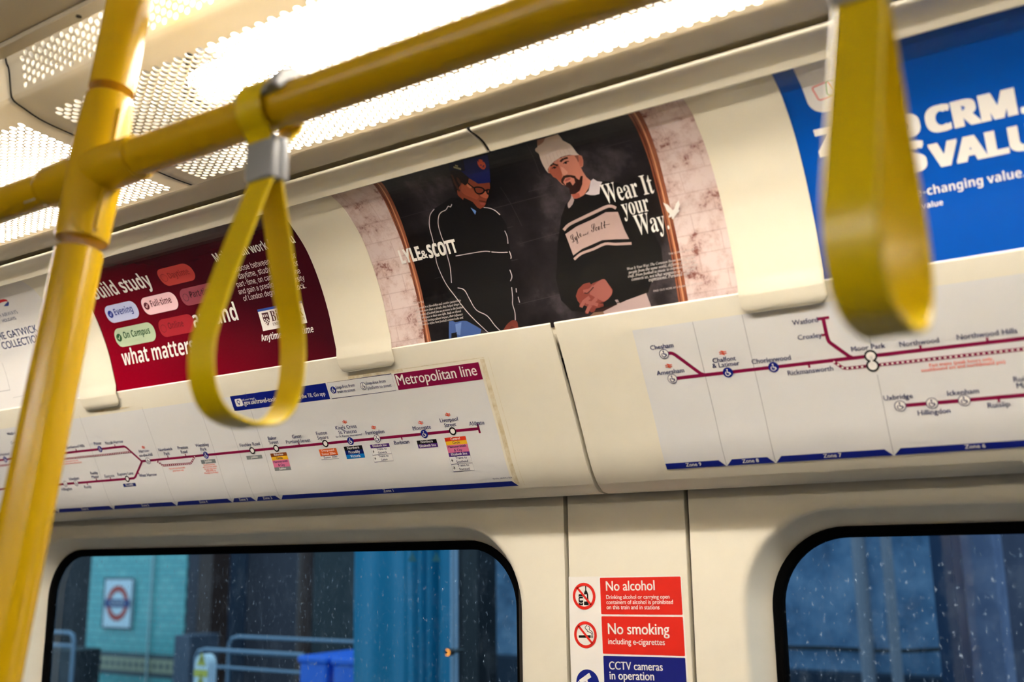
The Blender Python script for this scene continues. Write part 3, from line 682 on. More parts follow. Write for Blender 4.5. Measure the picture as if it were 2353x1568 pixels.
# man on the left: dark cap, glasses, black track jacket
D = .0002
sk1 = ink('skin_brown', 134, 62, 44); sk1h = ink('skin_brown_light', 176, 92, 66); sk1d = ink('skin_brown_deep', 92, 38, 28); hair1 = ink('hair_dark', 26, 18, 17)
capb = ink('cap_navy', 22, 30, 96); jack = ink('jacket_black', 17, 15, 17); pip = ink('piping_white', 214, 200, 206); denim = ink('denim', 70, 98, 160)
P = Print(AD)
q = lambda x, y: (900 + x / 4.356, 440 + y / 4.356)
P.poly([q(*p) for p in ((575, 1300), (640, 1290), (760, 1300), (900, 1380), (885, 1450), (575, 1505))], denim, .0006)
P.poly([q(*p) for p in ((1020, 1330), (1120, 1340), (1110, 1400), (1040, 1415))], denim, .0006)
P.poly([q(*p) for p in ((600, 1420), (655, 1410), (660, 1490), (600, 1500))], jack, .0007)
P.poly([q(*p) for p in ((640, 1330), (700, 1310), (690, 1440), (650, 1430))], ink('denim_light', 110, 138, 196), .0007)
P.poly([q(*p) for p in ((430, 170), (600, 60), (780, 60), (900, 170), (1000, 150), (1090, 235), (1150, 330), (1180, 520), (1200, 700), (1215, 900), (1235, 1100), (1250, 1290), (1120, 1400), (1000, 1445), (860, 1350), (740, 1290), (640, 1310), (600, 1290), (540, 900), (440, 680), (385, 400), (385, 230))], jack, .0007)
P.poly([q(*p) for p in ((1105, 1415), (1150, 1340), (1210, 1290), (1255, 1300), (1268, 1350), (1262, 1390))], ink('hand_brown', 120, 56, 46), .0008, 4)
P.poly([q(*p) for p in ((1150, 1408), (1205, 1345), (1235, 1360), (1262, 1392))], ink('hand_brown_deep', 96, 42, 36), .0009)
P.poly([q(*p) for p in ((793, 160), (850, 195), (838, 232))], ink('shirt_blue', 92, 128, 196), .0009)
q = lambda x, y: (1000 + x / 9.225, 330 + y / 9.225)
P.poly([q(*p) for p in ((320, 560), (330, 700), (420, 1000), (520, 1120), (640, 1200), (720, 1000), (760, 820), (700, 690), (560, 580), (420, 540))], hair1, .0009)
P.poly([q(*p) for p in ((470, 1000), (560, 830), (700, 720), (840, 780), (960, 830), (1160, 820), (1170, 900), (1160, 990), (1130, 1040), (1140, 1110), (1110, 1160), (1090, 1210), (1075, 1280), (1035, 1340), (960, 1380), (900, 1350), (850, 1290), (800, 1230), (700, 1180), (610, 1140), (600, 1190), (530, 1130), (480, 1080))], sk1, .0010)
P.poly([q(*p) for p in ((560, 870), (680, 850), (800, 960), (900, 1060), (930, 1130), (880, 1180), (760, 1130), (640, 1080), (560, 1000))], ink('skin_brown_mid', 156, 76, 52), .0011, 4)
P.poly([q(*p) for p in ((1050, 1000), (1100, 1030), (1130, 1090), (1110, 1150), (1060, 1150), (990, 1120), (960, 1090), (1010, 1060))], sk1h, .0012, 4)
P.poly([q(*p) for p in ((940, 1190), (1000, 1200), (1090, 1220), (1080, 1250), (1000, 1235), (930, 1215))], sk1d, .0012)
P.poly([q(*p) for p in ((960, 1245), (1060, 1250), (1065, 1290), (1010, 1300), (960, 1275))], ink('lip', 150, 70, 62), .0012)
P.poly([q(*p) for p in ((330, 640), (370, 650), (450, 830), (540, 1000), (500, 1010), (400, 830))], ink('lock_brown', 72, 42, 30), .0011)
P.poly([q(*p) for p in ((450, 700), (500, 720), (560, 830), (540, 880), (480, 800))], ink('lock_brown', 72, 42, 30), .0011)
P.poly([q(*p) for p in ((640, 560), (720, 720), (700, 830), (640, 880), (540, 800), (480, 640))], hair1, .0012)
P.poly([q(*p) for p in ((690, 830), (770, 870), (780, 930), (740, 940), (680, 890))], ink('ear_glint', 190, 112, 82), .0012)
P.poly([q(*p) for p in ((300, 400), (1110, 215), (1150, 400), (1165, 600), (1180, 815), (1060, 825), (920, 840), (800, 770), (680, 680), (560, 580), (440, 540), (310, 560))], capb, .0013)
P.poly([q(*p) for p in ((300, 400), (600, 330), (640, 560), (560, 580), (440, 540), (310, 560))], ink('cap_shadow', 18, 20, 52), .0014)
P.poly([q(*p) for p in ((895, 350), (930, 375), (920, 325), (960, 315), (1005, 330), (1015, 380), (1035, 365), (1070, 420), (1080, 480), (1050, 530), (1000, 530), (940, 480), (905, 420))], ink('badge_orange', 232, 98, 70), .0015)
for a, c in (((975, 440), 16), ((1035, 455), 16)): P.disc(AD.uv(*q(*a)), c / 9.225 / 1500, capb, .0016, 10)
P.stroke([q(*p) for p in ((1000, 490), (1020, 460), (1045, 500))], .0009, capb, .0016)
P.poly([q(*p) for p in ((390, 465), (550, 505), (552, 545), (395, 500))], ink('patch_cream', 186, 178, 140), .0015); P.poly([q(*p) for p in ((425, 430), (490, 450), (485, 475), (430, 465))], ink('patch_cream', 186, 178, 140), .0015)
for pts in (((835, 930), (880, 912), (960, 918), (1030, 950), (1045, 1000), (1000, 1045), (920, 1055), (860, 1010)), ((1105, 975), (1160, 970), (1160, 1040), (1125, 1060), (1105, 1020))):
    l_ = smooth_line([AD.uv(*q(*p)) for p in pts + (pts[0],)], 3)[:-1]; P.stroke_uv(l_, .0022, I_black, .0014, True)
P.stroke([q(*p) for p in ((1045, 985), (1110, 980))], .0022, I_black, .0014); P.stroke([q(*p) for p in ((700, 830), (760, 880), (845, 940))], .0022, I_black, .0014)
q = lambda x, y: (900 + x / 4.356, 440 + y / 4.356)
for ln in (((605, 125), (592, 152), (570, 145), (545, 182), (500, 205), (475, 245), (470, 330), (500, 440), (535, 530), (560, 640), (590, 760), (603, 915)),
           ((430, 172), (388, 235), (382, 345), (415, 480), (440, 610), (460, 730), (540, 910), (640, 1050), (790, 1240), (995, 1435)),
           ((925, 158), (985, 165), (1040, 190), (1088, 232)), ((1135, 392), (1160, 450), (1168, 522)), ((1182, 598), (1200, 650), (1196, 672)),
           ((645, 645), (800, 618), (930, 598), (990, 602)), ((1003, 605), (1085, 610), (1165, 608)), ((1187, 785), (1208, 850), (1192, 898)),
           ((1205, 960), (1215, 1060), (1215, 1130), (1238, 1210), (1242, 1288)), ((665, 965), (730, 985), (780, 1070), (850, 1185), (960, 1245), (1040, 1345), (1110, 1412)),
           ((1250, 970), (1253, 1010)), ((1270, 1055), (1285, 1112))):
    P.stroke([q(*p) for p in ln], .00125, pip, .0012, 4)
P.build('printed_man_in_cap', pC)
# man on the right: pale beanie, beard, dark jumper with a pale chest band
sk2 = ink('skin_pink', 214, 138, 118); sk2d = ink('skin_pink_deep', 176, 92, 74); beard = ink('beard', 52, 28, 24); bean = ink('beanie', 226, 206, 196); jump = ink('jumper_black', 16, 14, 15); band = ink('chest_band', 192, 164, 158); coll = ink('collar', 218, 206, 212)
P = Print(AD)
q4 = lambda x, y: (1280 + x / 9.804, 610 + y / 9.804); q3 = lambda x, y: (1280 + x / 7.129, 430 + y / 7.129); qh = lambda x, y: (1210 + x / 8.71, 290 + y / 8.71)
P.poly([q4(*p) for p in ((690, 1190), (830, 1060), (1050, 1040), (1300, 880), (1860, 620), (2010, 620), (2140, 965), (1080, 1125))], ink('trousers_pink', 186, 162, 160), .0006)
P.poly([q4(*p) for p in ((690, 1190), (830, 1060), (1040, 1040), (1085, 1125))], ink('trousers_shade', 132, 100, 82), .0007)
P.poly([q4(*p) for p in ((850, 1040), (1100, 880), (1500, 740), (1740, 660), (1880, 640), (1300, 910), (1040, 1040))], ink('belt', 52, 24, 22), .0007)
P.poly([q4(*p) for p in ((1310, 780), (1370, 765), (1450, 890), (1400, 950))], ink('trousers_pink', 186, 162, 160), .0008)
P.poly([(1278, 640), (1282, 560), (1290, 500), (1300, 470), (1312, 455), (1380, 415), (1408, 418), (1425, 420), (1445, 450), (1470, 500), (1505, 540), (1520, 570), (1523, 600), (1500, 640), (1490, 672), (1440, 690), (1400, 705), (1350, 718), (1315, 715), (1290, 690)], jump, .0008)
# clasped hands
hn = ink('hands', 158, 92, 84); hd = ink('hands_deep', 128, 58, 50)
P.poly([q4(*p) for p in ((430, 690), (480, 540), (600, 420), (740, 385), (770, 430), (840, 390), (960, 340), (1080, 310), (1180, 440), (1265, 560), (1240, 660), (1160, 760), (1060, 830), (940, 850), (1050, 860), (1060, 920), (960, 960), (890, 960), (850, 1040), (780, 1060), (720, 1020), (700, 1090), (650, 1090), (640, 1040), (690, 930), (620, 900), (560, 950), (510, 940), (520, 860), (470, 800))], hd, .0009)
P.poly([q4(*p) for p in ((800, 480), (960, 345), (1080, 315), (1180, 450), (1245, 570), (1230, 660), (1150, 760), (1050, 810), (900, 740), (800, 680), (740, 640))], hn, .0010, 4)
P.stroke([q4(*p) for p in ((600, 590), (740, 560), (830, 470))], .0050, hn, .0010, 4); P.stroke([q4(*p) for p in ((545, 940), (610, 820), (740, 720))], .0052, hn, .0010)
P.stroke([q4(*p) for p in ((675, 1070), (720, 960), (800, 850), (900, 740))], .0052, hn, .0011); P.stroke([q4(*p) for p in ((800, 1040), (860, 920), (930, 830))], .0048, hd, .0010)
P.stroke([q4(*p) for p in ((660, 830), (800, 850), (930, 890))], .0050, hn, .0012); P.stroke([q4(*p) for p in ((720, 880), (900, 930), (1040, 890))], .0046, hd, .0011)
P.stroke([q4(*p) for p in ((620, 620), (690, 630), (760, 570), (830, 490))], .0014, ink('hand_gap', 60, 18, 18), .0012)
# chest band
P.poly([q3(*p) for p in ((140, 770), (330, 640), (600, 520), (800, 410), (1000, 405), (1050, 540), (1110, 700), (1185, 850), (960, 855), (740, 870), (420, 1010), (270, 1120))], band, .0009)
P.stroke([q3(*p) for p in ((115, 705), (200, 615), (430, 500), (640, 400), (820, 318), (910, 315), (970, 345))], .0042, band, .0009, 3)
P.stroke([q3(*p) for p in ((285, 1185), (400, 1090), (600, 1015), (790, 930), (960, 935), (1225, 922))], .0036, band, .0009, 3)
P.text('Lyle', q3(262, 915), q3(420, 800), ink('script', 44, 30, 30), .0011, face='script', asp=1.7); P.text('and', q3(432, 800), q3(532, 762), ink('script', 44, 30, 30), .0011, face='script', asp=1.0); P.text('Scott', q3(575, 740), q3(825, 660), ink('script', 44, 30, 30), .0011, face='script', asp=1.6)
P.stroke([q3(*p) for p in ((760, 625), (870, 605))], .0007, ink('script', 44, 30, 30), .0011)
# head
P.poly([qh(*p) for p in ((1080, 800), (1130, 900), (1200, 1010), (1290, 1090), (1250, 1230), (1160, 1370), (1060, 1430), (960, 1450), (900, 1380), (880, 1250), (980, 1050))], sk2, .0010)
P.poly([qh(*p) for p in ((900, 1380), (930, 1430), (1000, 1450), (1080, 1420), (1060, 1340), (960, 1330))], sk2d, .0011)
P.poly([qh(*p) for p in ((1250, 1290), (1290, 1090), (1340, 1045), (1420, 1095), (1520, 1110), (1480, 1200), (1465, 1350), (1380, 1375), (1280, 1375), (1180, 1350))], coll, .0012)
P.poly([qh(*p) for p in ((905, 1370), (960, 1470), (930, 1560), (880, 1620), (850, 1640), (830, 1600), (830, 1540), (890, 1450))], ink('collar_shade', 176, 156, 156), .0012)
P.poly([qh(*p) for p in ((440, 930), (440, 820), (500, 740), (640, 640), (820, 580), (1040, 560), (1110, 590), (1140, 680), (1140, 780), (1110, 820), (1080, 810), (1110, 990), (1060, 1200), (940, 1290), (860, 1220), (720, 1160), (600, 1040), (540, 1010), (500, 940))], sk2, .0011)
P.poly([qh(*p) for p in ((450, 900), (500, 760), (640, 740), (680, 850), (720, 960), (700, 1120), (600, 1040), (540, 1010))], ink('skin_shade', 182, 96, 74), .0012)
P.poly([qh(*p) for p in ((690, 800), (740, 820), (830, 910), (820, 950), (770, 975), (720, 950))], ink('nose_light', 228, 160, 140), .0013)
P.poly([qh(*p) for p in ((1040, 600), (1100, 600), (1135, 690), (1120, 790), (1075, 800), (1050, 700))], ink('ear_pink', 204, 120, 100), .0013)
P.poly([qh(*p) for p in ((960, 580), (1040, 575), (1060, 640), (1040, 720), (1010, 650))], ink('sideburn', 150, 92, 80), .0012)
P.stroke([qh(*p) for p in ((680, 700), (740, 645), (830, 620))], .0030, ink('brow', 74, 44, 38), .0014); P.stroke([qh(*p) for p in ((470, 780), (540, 745), (630, 780))], .0030, ink('brow', 74, 44, 38), .0014)
P.stroke([qh(*p) for p in ((740, 740), (790, 700), (850, 690))], .0016, ink('lid', 110, 60, 52), .0014); P.disc(AD.uv(*qh(790, 720)), .0019, ink('eye', 48, 36, 40), .0015, 12)
P.stroke([qh(*p) for p in ((510, 840), (560, 805), (610, 815))], .0016, ink('lid', 110, 60, 52), .0014); P.disc(AD.uv(*qh(565, 818)), .0018, ink('eye', 48, 36, 40), .0015, 12)
P.poly([qh(*p) for p in ((700, 1120), (700, 1060), (740, 990), (820, 965), (900, 970), (980, 990), (1000, 1030), (1060, 1070), (1090, 990), (1130, 990), (1120, 1160), (1070, 1290), (980, 1350), (880, 1360), (860, 1230), (800, 1200), (720, 1140))], beard, .0013)
P.poly([qh(*p) for p in ((740, 1110), (780, 1030), (880, 1010), (960, 1040), (980, 1120), (930, 1180), (880, 1100), (800, 1130), (790, 1180))], sk2, .0014)
P.poly([qh(*p) for p in ((770, 1090), (800, 1040), (890, 1020), (880, 1060), (800, 1100))], ink('lips', 176, 92, 84), .0015)
P.poly([qh(*p) for p in ((820, 1160), (880, 1110), (930, 1180), (900, 1250), (850, 1230))], beard, .0015)
P.poly([qh(*p) for p in ((215, 260), (380, 215), (630, 140), (680, 200), (730, 270), (880, 350), (960, 450), (1010, 520), (1055, 560), (980, 570), (850, 560), (700, 600), (560, 690), (470, 780), (430, 850), (440, 925), (400, 880), (330, 760), (280, 640), (250, 540), (180, 480), (175, 440), (220, 400))], bean, .0016)
P.poly([qh(*p) for p in ((215, 260), (380, 215), (340, 300), (280, 350), (220, 380))], ink('beanie_fold', 178, 134, 116), .0017)
for i in range(7):
    f_ = i / 6; P.stroke([qh(380 + 430 * f_, 560 - 130 * f_), qh(450 + 440 * f_, 790 - 230 * f_)], .0005, ink('beanie_rib', 206, 182, 172), .0017)
P.build('printed_man_in_beanie', pC)
P = Print(AD); q = lambda x, y: (900 + x / 4.356, 440 + y / 4.356)
P.text('LYLE', q(112, 724), q(312, 676), M_white, .0018, face='bold', bold=.02, asp=1.62, level=True); P.text('&', q(316, 672), q(372, 660), M_white, .0018, bold=.02, res=8, asp=1.0, level=True); P.text('SCOTT', q(388, 662), q(670, 604), M_white, .0018, face='bold', bold=.02, asp=1.62, level=True)
P.build('shop_lettering', pC)
P = Print(AD)
P.text('Wear It', (1392, 468), (1506, 441.5), M_white, .0018, face='serif', asp=1.75, level=True)
P.text('your', (1435, 497), (1495.5, 483), M_white, .0018, face='serif', asp=1.75, level=True)
P.text('Way.', (1466, 541.5), (1540, 524), M_white, .0018, face='serif', asp=1.75, level=True)
P.build('slogan_lettering', pC)
P = Print(AD); P.poly([(1525, 465), (1536, 470), (1543, 478), (1547, 483), (1551, 479), (1554, 468), (1561, 459), (1563, 470), (1560, 481), (1563, 484), (1557, 490), (1552, 496), (1548, 504), (1545, 502), (1545, 497), (1539, 500), (1537, 498), (1540, 491), (1534, 485)], M_white, .0019); P.build('bird_emblem', pC)
P = Print(AD); gi = ink('small_print', 200, 190, 188); q = lambda x, y: (900 + x / 4.356, 440 + y / 4.356)
P.text('POET & VUJ', q(220, 1130), q(326, 1110), gi, .0018, bold=.01, res=2, level=True)
for s_, a, c in (('Connected by a friendship and creative partnership', (238, 1182), (700, 1100)), ('spanning more than a decade, they helped shape a', (248, 1215), (700, 1135)), ('generation of football fans as pioneers in the football', (256, 1250), (726, 1166)), ('YouTube space in their own right. Built on shared', (262, 1285), (702, 1203)), ('history and lasting cultural impact, their influence', (270, 1317), (718, 1236)), ('continues to define how football content looks and', (277, 1350), (724, 1268)), ('feels.', (286, 1380), (328, 1372))):
    P.text(s_, q(*a), q(*c), gi, .0018, face='italic', bold=.012, asp=1.15, res=2, level=True)
P.text('THE COMMON ROOM', (1538, 586), (1597, 574.5), gi, .0018, bold=.01, res=2, level=True)
for s_, a, c in (('Wear It Your Way: The Common Room brings together', (1442.7, 620.5), (1600, 592.5)), ('people from the same world, different parts of the', (1445.5, 629), (1602, 601.5)), ('craft. From football to music to entertainment, what', (1444.8, 637.8), (1605, 610)), ('connects us, not what separates us. Personal', (1453, 645), (1600, 620)), ('expressions. Personal style.', (1492.5, 647), (1590, 629.5))):
    P.text(s_, a, c, gi, .0018, face='italic', bold=.012, asp=1.15, res=2, level=True)
P.text('FIND OUT MORE AT LYLEANDSCOTT.COM', (1503.5, 671.5), (1615.8, 651.5), gi, .0018, bold=.012, res=2, level=True)
P.build('small_lettering', pC)

# ---- cream holders that clamp the poster ends
def holder(u0, u1, label):
    bm = bmesh.new()
    # outline in (u, s): straight sides, rounded lower corners hanging over the lower panel
    down, r = .026, .014
    path = []                                     # (Y, Z) from the lower end up to under the cornice
    n = Vector(LOW.N[-1]); tdir = Vector((LOWP[-1] - LOWP[-3])).normalized()
    base_ = Vector(LOWP[-1])
    for k in range(9): path.append(base_ - tdir * (down * (1 - k / 8)) + n * .0046)
    for i, p in enumerate(ADP):
        if .333 < p[1] and p[0] > 1.055:
            of = max(.0013, .0030 * min(1, (.5330 - p[1]) / .012)); path.append(Vector((p[0] + AD.N[i][0] * of, p[1] + AD.N[i][1] * of)))
    S_ = [0]
    for a, c in zip(path, path[1:]): S_.append(S_[-1] + (c - a).length)
    rows = []
    for p, s_ in zip(path, S_):
        ins = 0 if s_ >= r else r - math.sqrt(max(0, r * r - (r - s_) ** 2))
        rows.append((p, u0 + ins, u1 - ins))
    ex = []
    for s_ in (.0004, .0015, .0035, .006, .009):
        ins = r - math.sqrt(max(0, r * r - (r - s_) ** 2)); ex.append((path[0] + tdir * s_, u0 + ins, u1 - ins, s_))
    rows = [(p, a, c) for p, a, c, _ in ex] + [x for x, s_ in zip(rows, S_) if s_ > .0095]
    th = .0016
    def ring_pts(p, a, c, i):
        t = (rows[min(i + 1, len(rows) - 1)][0] - rows[max(i - 1, 0)][0]).normalized(); nn = Vector((-t.y, t.x))
        th = .0016 if p.y < .522 else .0006
        f = [Vector((x, p.x + nn.x * h, p.y + nn.y * h + EYE)) for x, h in ((a, -th), (a, -.0004), (a + .0008, 0), (c - .0008, 0), (c, -.0004), (c, -th))]
        return [bm.verts.new(v) for v in f]
    R2 = [ring_pts(p, a, c, i) for i, (p, a, c) in enumerate(rows)]
    for A, B in zip(R2, R2[1:]):
        for k in range(6): bm.faces.new((A[k], A[(k + 1) % 6], B[(k + 1) % 6], B[k]))
    bm.faces.new(R2[0]); bm.faces.new(R2[-1]); bmesh.ops.recalc_face_normals(bm, faces=bm.faces)
    o = mk('poster_holder', bm, M_cream2, smooth=50); return tag(o, label, 'poster holder', 'curved cream poster holders along the cove')
holder(H_L['a'], H_R['a'], 'curved cream holder between the white holiday poster and the maroon poster')
holder(H_L['b'], H_R['b'], 'curved cream holder between the maroon poster and the clothing poster')
holder(H_L['c'], H_R['c'], 'curved cream holder between the clothing poster and the blue poster')

# ================================================================== route maps
ln = lambda *pts: sum(LOW.uv(*p).y for p in pts) / len(pts)
X = lambda x, y: LOW.uv(x, y).x
def icon(par, c, r, blue, h=.0008):
    P = Print(LOW)
    fg, bgc = (M_white, I_blue) if blue else (I_navy, M_white)
    P.disc(c, r, bgc, h)
    if not blue: P.ring(c, r * .93, r * .13, I_navy, h + .0001)
    P.disc((c[0] - r * .05, c[1] + r * .55), r * .15, fg, h + .0002, 10)
    P.stroke_uv([(c[0] - r * .05, c[1] + r * .35), (c[0] - r * .02, c[1] - r * .05), (c[0] + r * .35, c[1] - r * .05), (c[0] + r * .5, c[1] - r * .42)], r * .17, fg, h + .0002)
    P.stroke_uv([(c[0] - r * .08 + r * .42 * math.cos(R_(a)), c[1] - r * .2 + r * .42 * math.sin(R_(a))) for a in range(120, 371, 25)], r * .15, fg, h + .0002)
    P.build('step_free_symbol', par)
def ring_stop(par, c, r, h=.0008): P = Print(LOW); P.disc(c, r, M_white, h); P.ring(c, r * .82, r * .36, I_black, h + .0001); P.build('interchange_ring', par)
def rail_mark(par, c, k, h=.0006):
    P = Print(LOW)
    for dy in (-.24, .24): P.stroke_uv([(c[0] - k, c[1] + dy * k), (c[0] + k, c[1] + dy * k)], k * .22, I_org, h)
    P.stroke_uv([(c[0] - k * .45, c[1] + k * .62), (c[0] + k * .35, c[1] + k * .24), (c[0] - k * .35, c[1] - k * .24), (c[0] + k * .45, c[1] - k * .62)], k * .22, I_org, h + .0001)
    P.build('rail_symbol', par)
def dashes(P, pts, wd, h=.0006):
    P.stroke_uv(pts, wd, I_met, h)
    step = wd * 1.45; acc = 0.0
    for a, c in zip(pts, pts[1:]):
        a, c = Vector(a), Vector(c); d = c - a; l = d.length; t = d.normalized(); qn = Vector((-t.y, t.x))
        while acc < l:
            p = a + t * acc; k = wd * .30
            P.poly_uv([p - t * k - qn * k, p + t * k - qn * k, p + t * k + qn * k, p - t * k + qn * k], M_white, h + .0001); acc += step
        acc -= l
def zones(par, edges, vb, names, size):
    hB = .0092
    for (u0, u1), (nm, c) in zip(edges, names):
        P = Print(LOW); l0 = u0 + (.0008 if u0 > -2.9 else 0); P.poly_uv([(l0, vb), (u1 - .0008, vb), (u1 - .0008 - hB * .95, vb + hB), (l0 + (hB * .95 if nm not in ('Zone 9',) else 0), vb + hB)], I_blue, .0006)
        if c is not None: P.textc(nm, (c, vb + hB * .30), size, M_white, .0008, uv=True, bold=.02)
        P.build('zone_bar', par)
LW = .0046
# ---- left sheet
c3 = lambda x, y: (500 + x / 3.18, 800 + y / 3.18); c2 = lambda x, y: (x / 3.92, 880 + y / 3.92); z2 = lambda x, y: (500 + x / 5.602, 860 + y / 5.602)
vb = ln((264, 1170.3), (534.4, 1154.2), (1180.8, 1117.6)); vt = ln((1100, 832.4), (904, 859.7))
uR = X(1181.5, 1117); uL = -2.95
P = Print(LOW); P.rect_uv(uL, vb - .0015, uR, vt, M_map, .0003)
mapL = P.build('route_map', None); tag(mapL, 'white route map strip headed Metropolitan line, under the maroon poster', 'route map')
P = Print(LOW); P.rect_uv(X(906, 861), ln((913.5, 896.5), (1110, 872.3)), uR, vt, I_met, .0005); P.build('title_box', mapL)
P = Print(LOW); P.text('Metropolitan line', c3(1322, 272), c3(1902, 198), M_white, bold=.012, asp=1.12, level=True); P.build('title_lettering', mapL)
P = Print(LOW)
a, c = LOW.uv(*z2(160, 287)), LOW.uv(*z2(1452, 318)); P.rect_uv(a.x, c.y, c.x, a.y, I_blue, .0005)
hb = a.y - c.y; P.rrect_uv(a.x + hb * .32, c.y + hb * .27, a.x + hb * .92, c.y + hb * .78, hb * .10, M_white, .0007)
ctr = (a.x + hb * .62, c.y + hb * .57); P.ring(ctr, hb * .12, hb * .05, I_blue, .0008, 16); P.poly_uv([(ctr[0] - hb * .08, ctr[1] - hb * .10), (ctr[0], ctr[1] - hb * .24), (ctr[0] + hb * .08, ctr[1] - hb * .10)], I_blue, .0008)
P.text('Check your travel', z2(285, 350), z2(480, 320), M_white, level=True, res=2); P.text('tfl.gov.uk/travel-tools', z2(298, 410), z2(770, 338), M_white, bold=.012, asp=1.15, level=True, res=3)
P.text('Plan your journey', z2(862, 280), z2(1070, 248), M_white, level=True, res=2); P.text('Download the TfL Go app', z2(880, 336), z2(1394, 274), M_white, bold=.012, asp=1.15, level=True, res=3)
P.build('travel_banner', mapL)
P = Print(LOW); a, c = LOW.uv(*z2(1412, 112)), LOW.uv(*z2(2300, 210)); P.frame_uv(a.x, c.y, c.x, a.y, .0005, I_navy, .0005)
icon(mapL, LOW.uv(*z2(1493, 203)), .0062, True); icon(mapL, LOW.uv(*z2(1880, 152)), .0066, False)
for s_, p0, p1 in (('Step-free from', (1530, 190), (1772, 158)), ('train to street', (1550, 246), (1776, 214)), ('Step-free from', (1920, 137), (2170, 104)), ('platform to street', (1940, 196), (2246, 158))): P.text(s_, z2(*p0), z2(*p1), I_navy, bold=.008, asp=1.1, level=True, res=2)
P.build('step_free_key', mapL)
vA = ln((340.6, 1058.6), (635.2, 1029.6), (748.4, 1019.2), (1100.6, 986.2)); vB = ln((146.7, 1041.2), (230.4, 1032.3), (285.7, 1026.2)); vC = ln((132.7, 1113.9), (293.4, 1100.7), (310, 1098.9)); vD = ln((12.8, 1056))
P = Print(LOW)
uH = X(326, 1060); uA = X(1100.6, 986.2)
P.stroke_uv([(uH - .002, vA), (uA, vA)], LW, I_met, .0005); P.stroke_uv([(uA, vA - .0075), (uA, vA + .0075)], LW * .8, I_met, .0005)
P.stroke_uv(smooth_line([(-2.9, vB), (X(270, 1028), vB), (X(285.7, 1026.2), vB)], 1) + [(X(291, 1029), vB - .003), (uH, vA)], LW, I_met, .00051)
P.stroke_uv([(-2.5, vC), (X(308, 1098.9), vC), (X(312, 1097), vC + .003), (uH, vA - .001)], LW, I_met, .00052)
dashes(P, [(-2.3, ln((141.6, 1055), (301, 1039.4))), (X(301, 1039.4), ln((141.6, 1055), (301, 1039.4)))], LW * .85)
dashes(P, [LOW.uv(361, 1060), LOW.uv(375, 1070), LOW.uv(438.8, 1065), LOW.uv(447.7, 1050)], LW * .85)
tk = lambda x, y, v, d: P.stroke_uv([(X(x, y), v), (X(x, y), v + d * .0062)], .0026, I_met, .0006)
for x, y, v, d in ((176, 1036, vB, 1), (266, 1028, vB, 1), (387, 1052, vA, 1), (427.5, 1048, vA, 1), (688.7, 1024, vA, 1), (922.3, 1003, vA, -1), (200, 1108, vC, -1), (223, 1105, vC, 1), (255.5, 1103, vC, 1)): tk(x, y, v, d)
P.stroke([c2(1240, 812), c2(1256, 816)], .0026, I_met, .0006)
P.build('line_diagram', mapL)
P = Print(LOW)
for x, y, v in ((580.2, 1035.2, vA), (635.2, 1029.6, vA), (748.4, 1019.2, vA), (1040.9, 991.2, vA), (293.4, 1100.7, vC)): ring_stop(mapL, (X(x, y), v), .0068)
for x, y, v, bl in ((340.6, 1058.6, vA, 0), (473.7, 1045.8, vA, 1), (806, 1013.8, vA, 1), (867.3, 1008.2, vA, 0), (975.5, 997.5, vA, 1), (230.4, 1032.3, vB, 1), (151, 1112.1, vC, 0), (175.5, 1110, vC, 0), (12.8, 1056, vD, 1)): icon(mapL, (X(x, y), v), .0070, bool(bl))
for p in ((329.8, 1028), (792.5, 969.8), (859, 982.4), (967, 971.4), (1029, 953)): rail_mark(mapL, LOW.uv(*p), .0050)
P = Print(LOW); V_, F_, a_, b_ = glyphs('Portland Street', 'gill', 2)
TS = (LOW.uv(*c3(680, 678)).x - LOW.uv(*c3(505, 692)).x) / (b_ - a_)
for s_, p in (('Northwood Hills', (174, 1029.5)), ('Pinner', (226.3, 1022)), ('North Harrow', (264, 1019.5)), ('Harrow-', (332.9, 1039.5)), ('on-the-Hill', (336.7, 1049)), ('Northwick', (381.9, 1036)), ('Park', (385.2, 1045.5)), ('Preston', (421.4, 1032)), ('Road', (424.7, 1041.8)), ('Wembley', (466, 1026)), ('Park', (469.4, 1035.8)), ('Finchley Road', (575.5, 1025)),
              ('Ruislip', (217.6, 1090)), ('Manor', (220.7, 1099)), ('Eastcote', (253, 1097)), ('Rayners Lane', (289.5, 1092)), ('West Harrow', (341.3, 1095)), ('Ickenham', (171.7, 1103)), ('Ruislip', (203.3, 1122)), ('Hillingdon', (154.8, 1127)), ('Chorleywood', (8, 1047)), ('Watford', (28, 999.5)), ('Croxley', (36, 1020)),
              ('Baker', (627.4, 1010.5)), ('Street', (630.5, 1020)), ('Great', (683.3, 1006.5)), ('Portland Street', (686.5, 1017.5)), ('Euston', (740.6, 999.2)), ('Square', (743.7, 1009.3)), ("King's Cross", (796.5, 985.4)), ('St. Pancras', (800.3, 996.1)), ('Farringdon', (863.2, 997)), ('Barbican', (924.5, 1020.3)), ('Moorgate', (970.8, 986.7)), ('Liverpool', (1033, 968.7)), ('Street', (1036.2, 980.4)), ('Aldgate', (1096.9, 976.6))):
    P = Print(LOW); P.textc(s_, p, TS, I_navy); P.build('station_name', mapL)
P = Print(LOW); P.textc('for St. Pancras International', (802.5, 1003.2), TS * .55, I_navy); P.build('station_note', mapL); P = Print(LOW)
for i, s_ in enumerate(('Southbound fast', 'and semi-fast trains', 'do not stop here', '0700-0930 on', 'Mondays to Fridays')): P.textc(s_, (482 + i * 1.2, 1069.5 + i * 4.7), TS * .52, I_org)
P.build('service_note', mapL); P = Print(LOW)
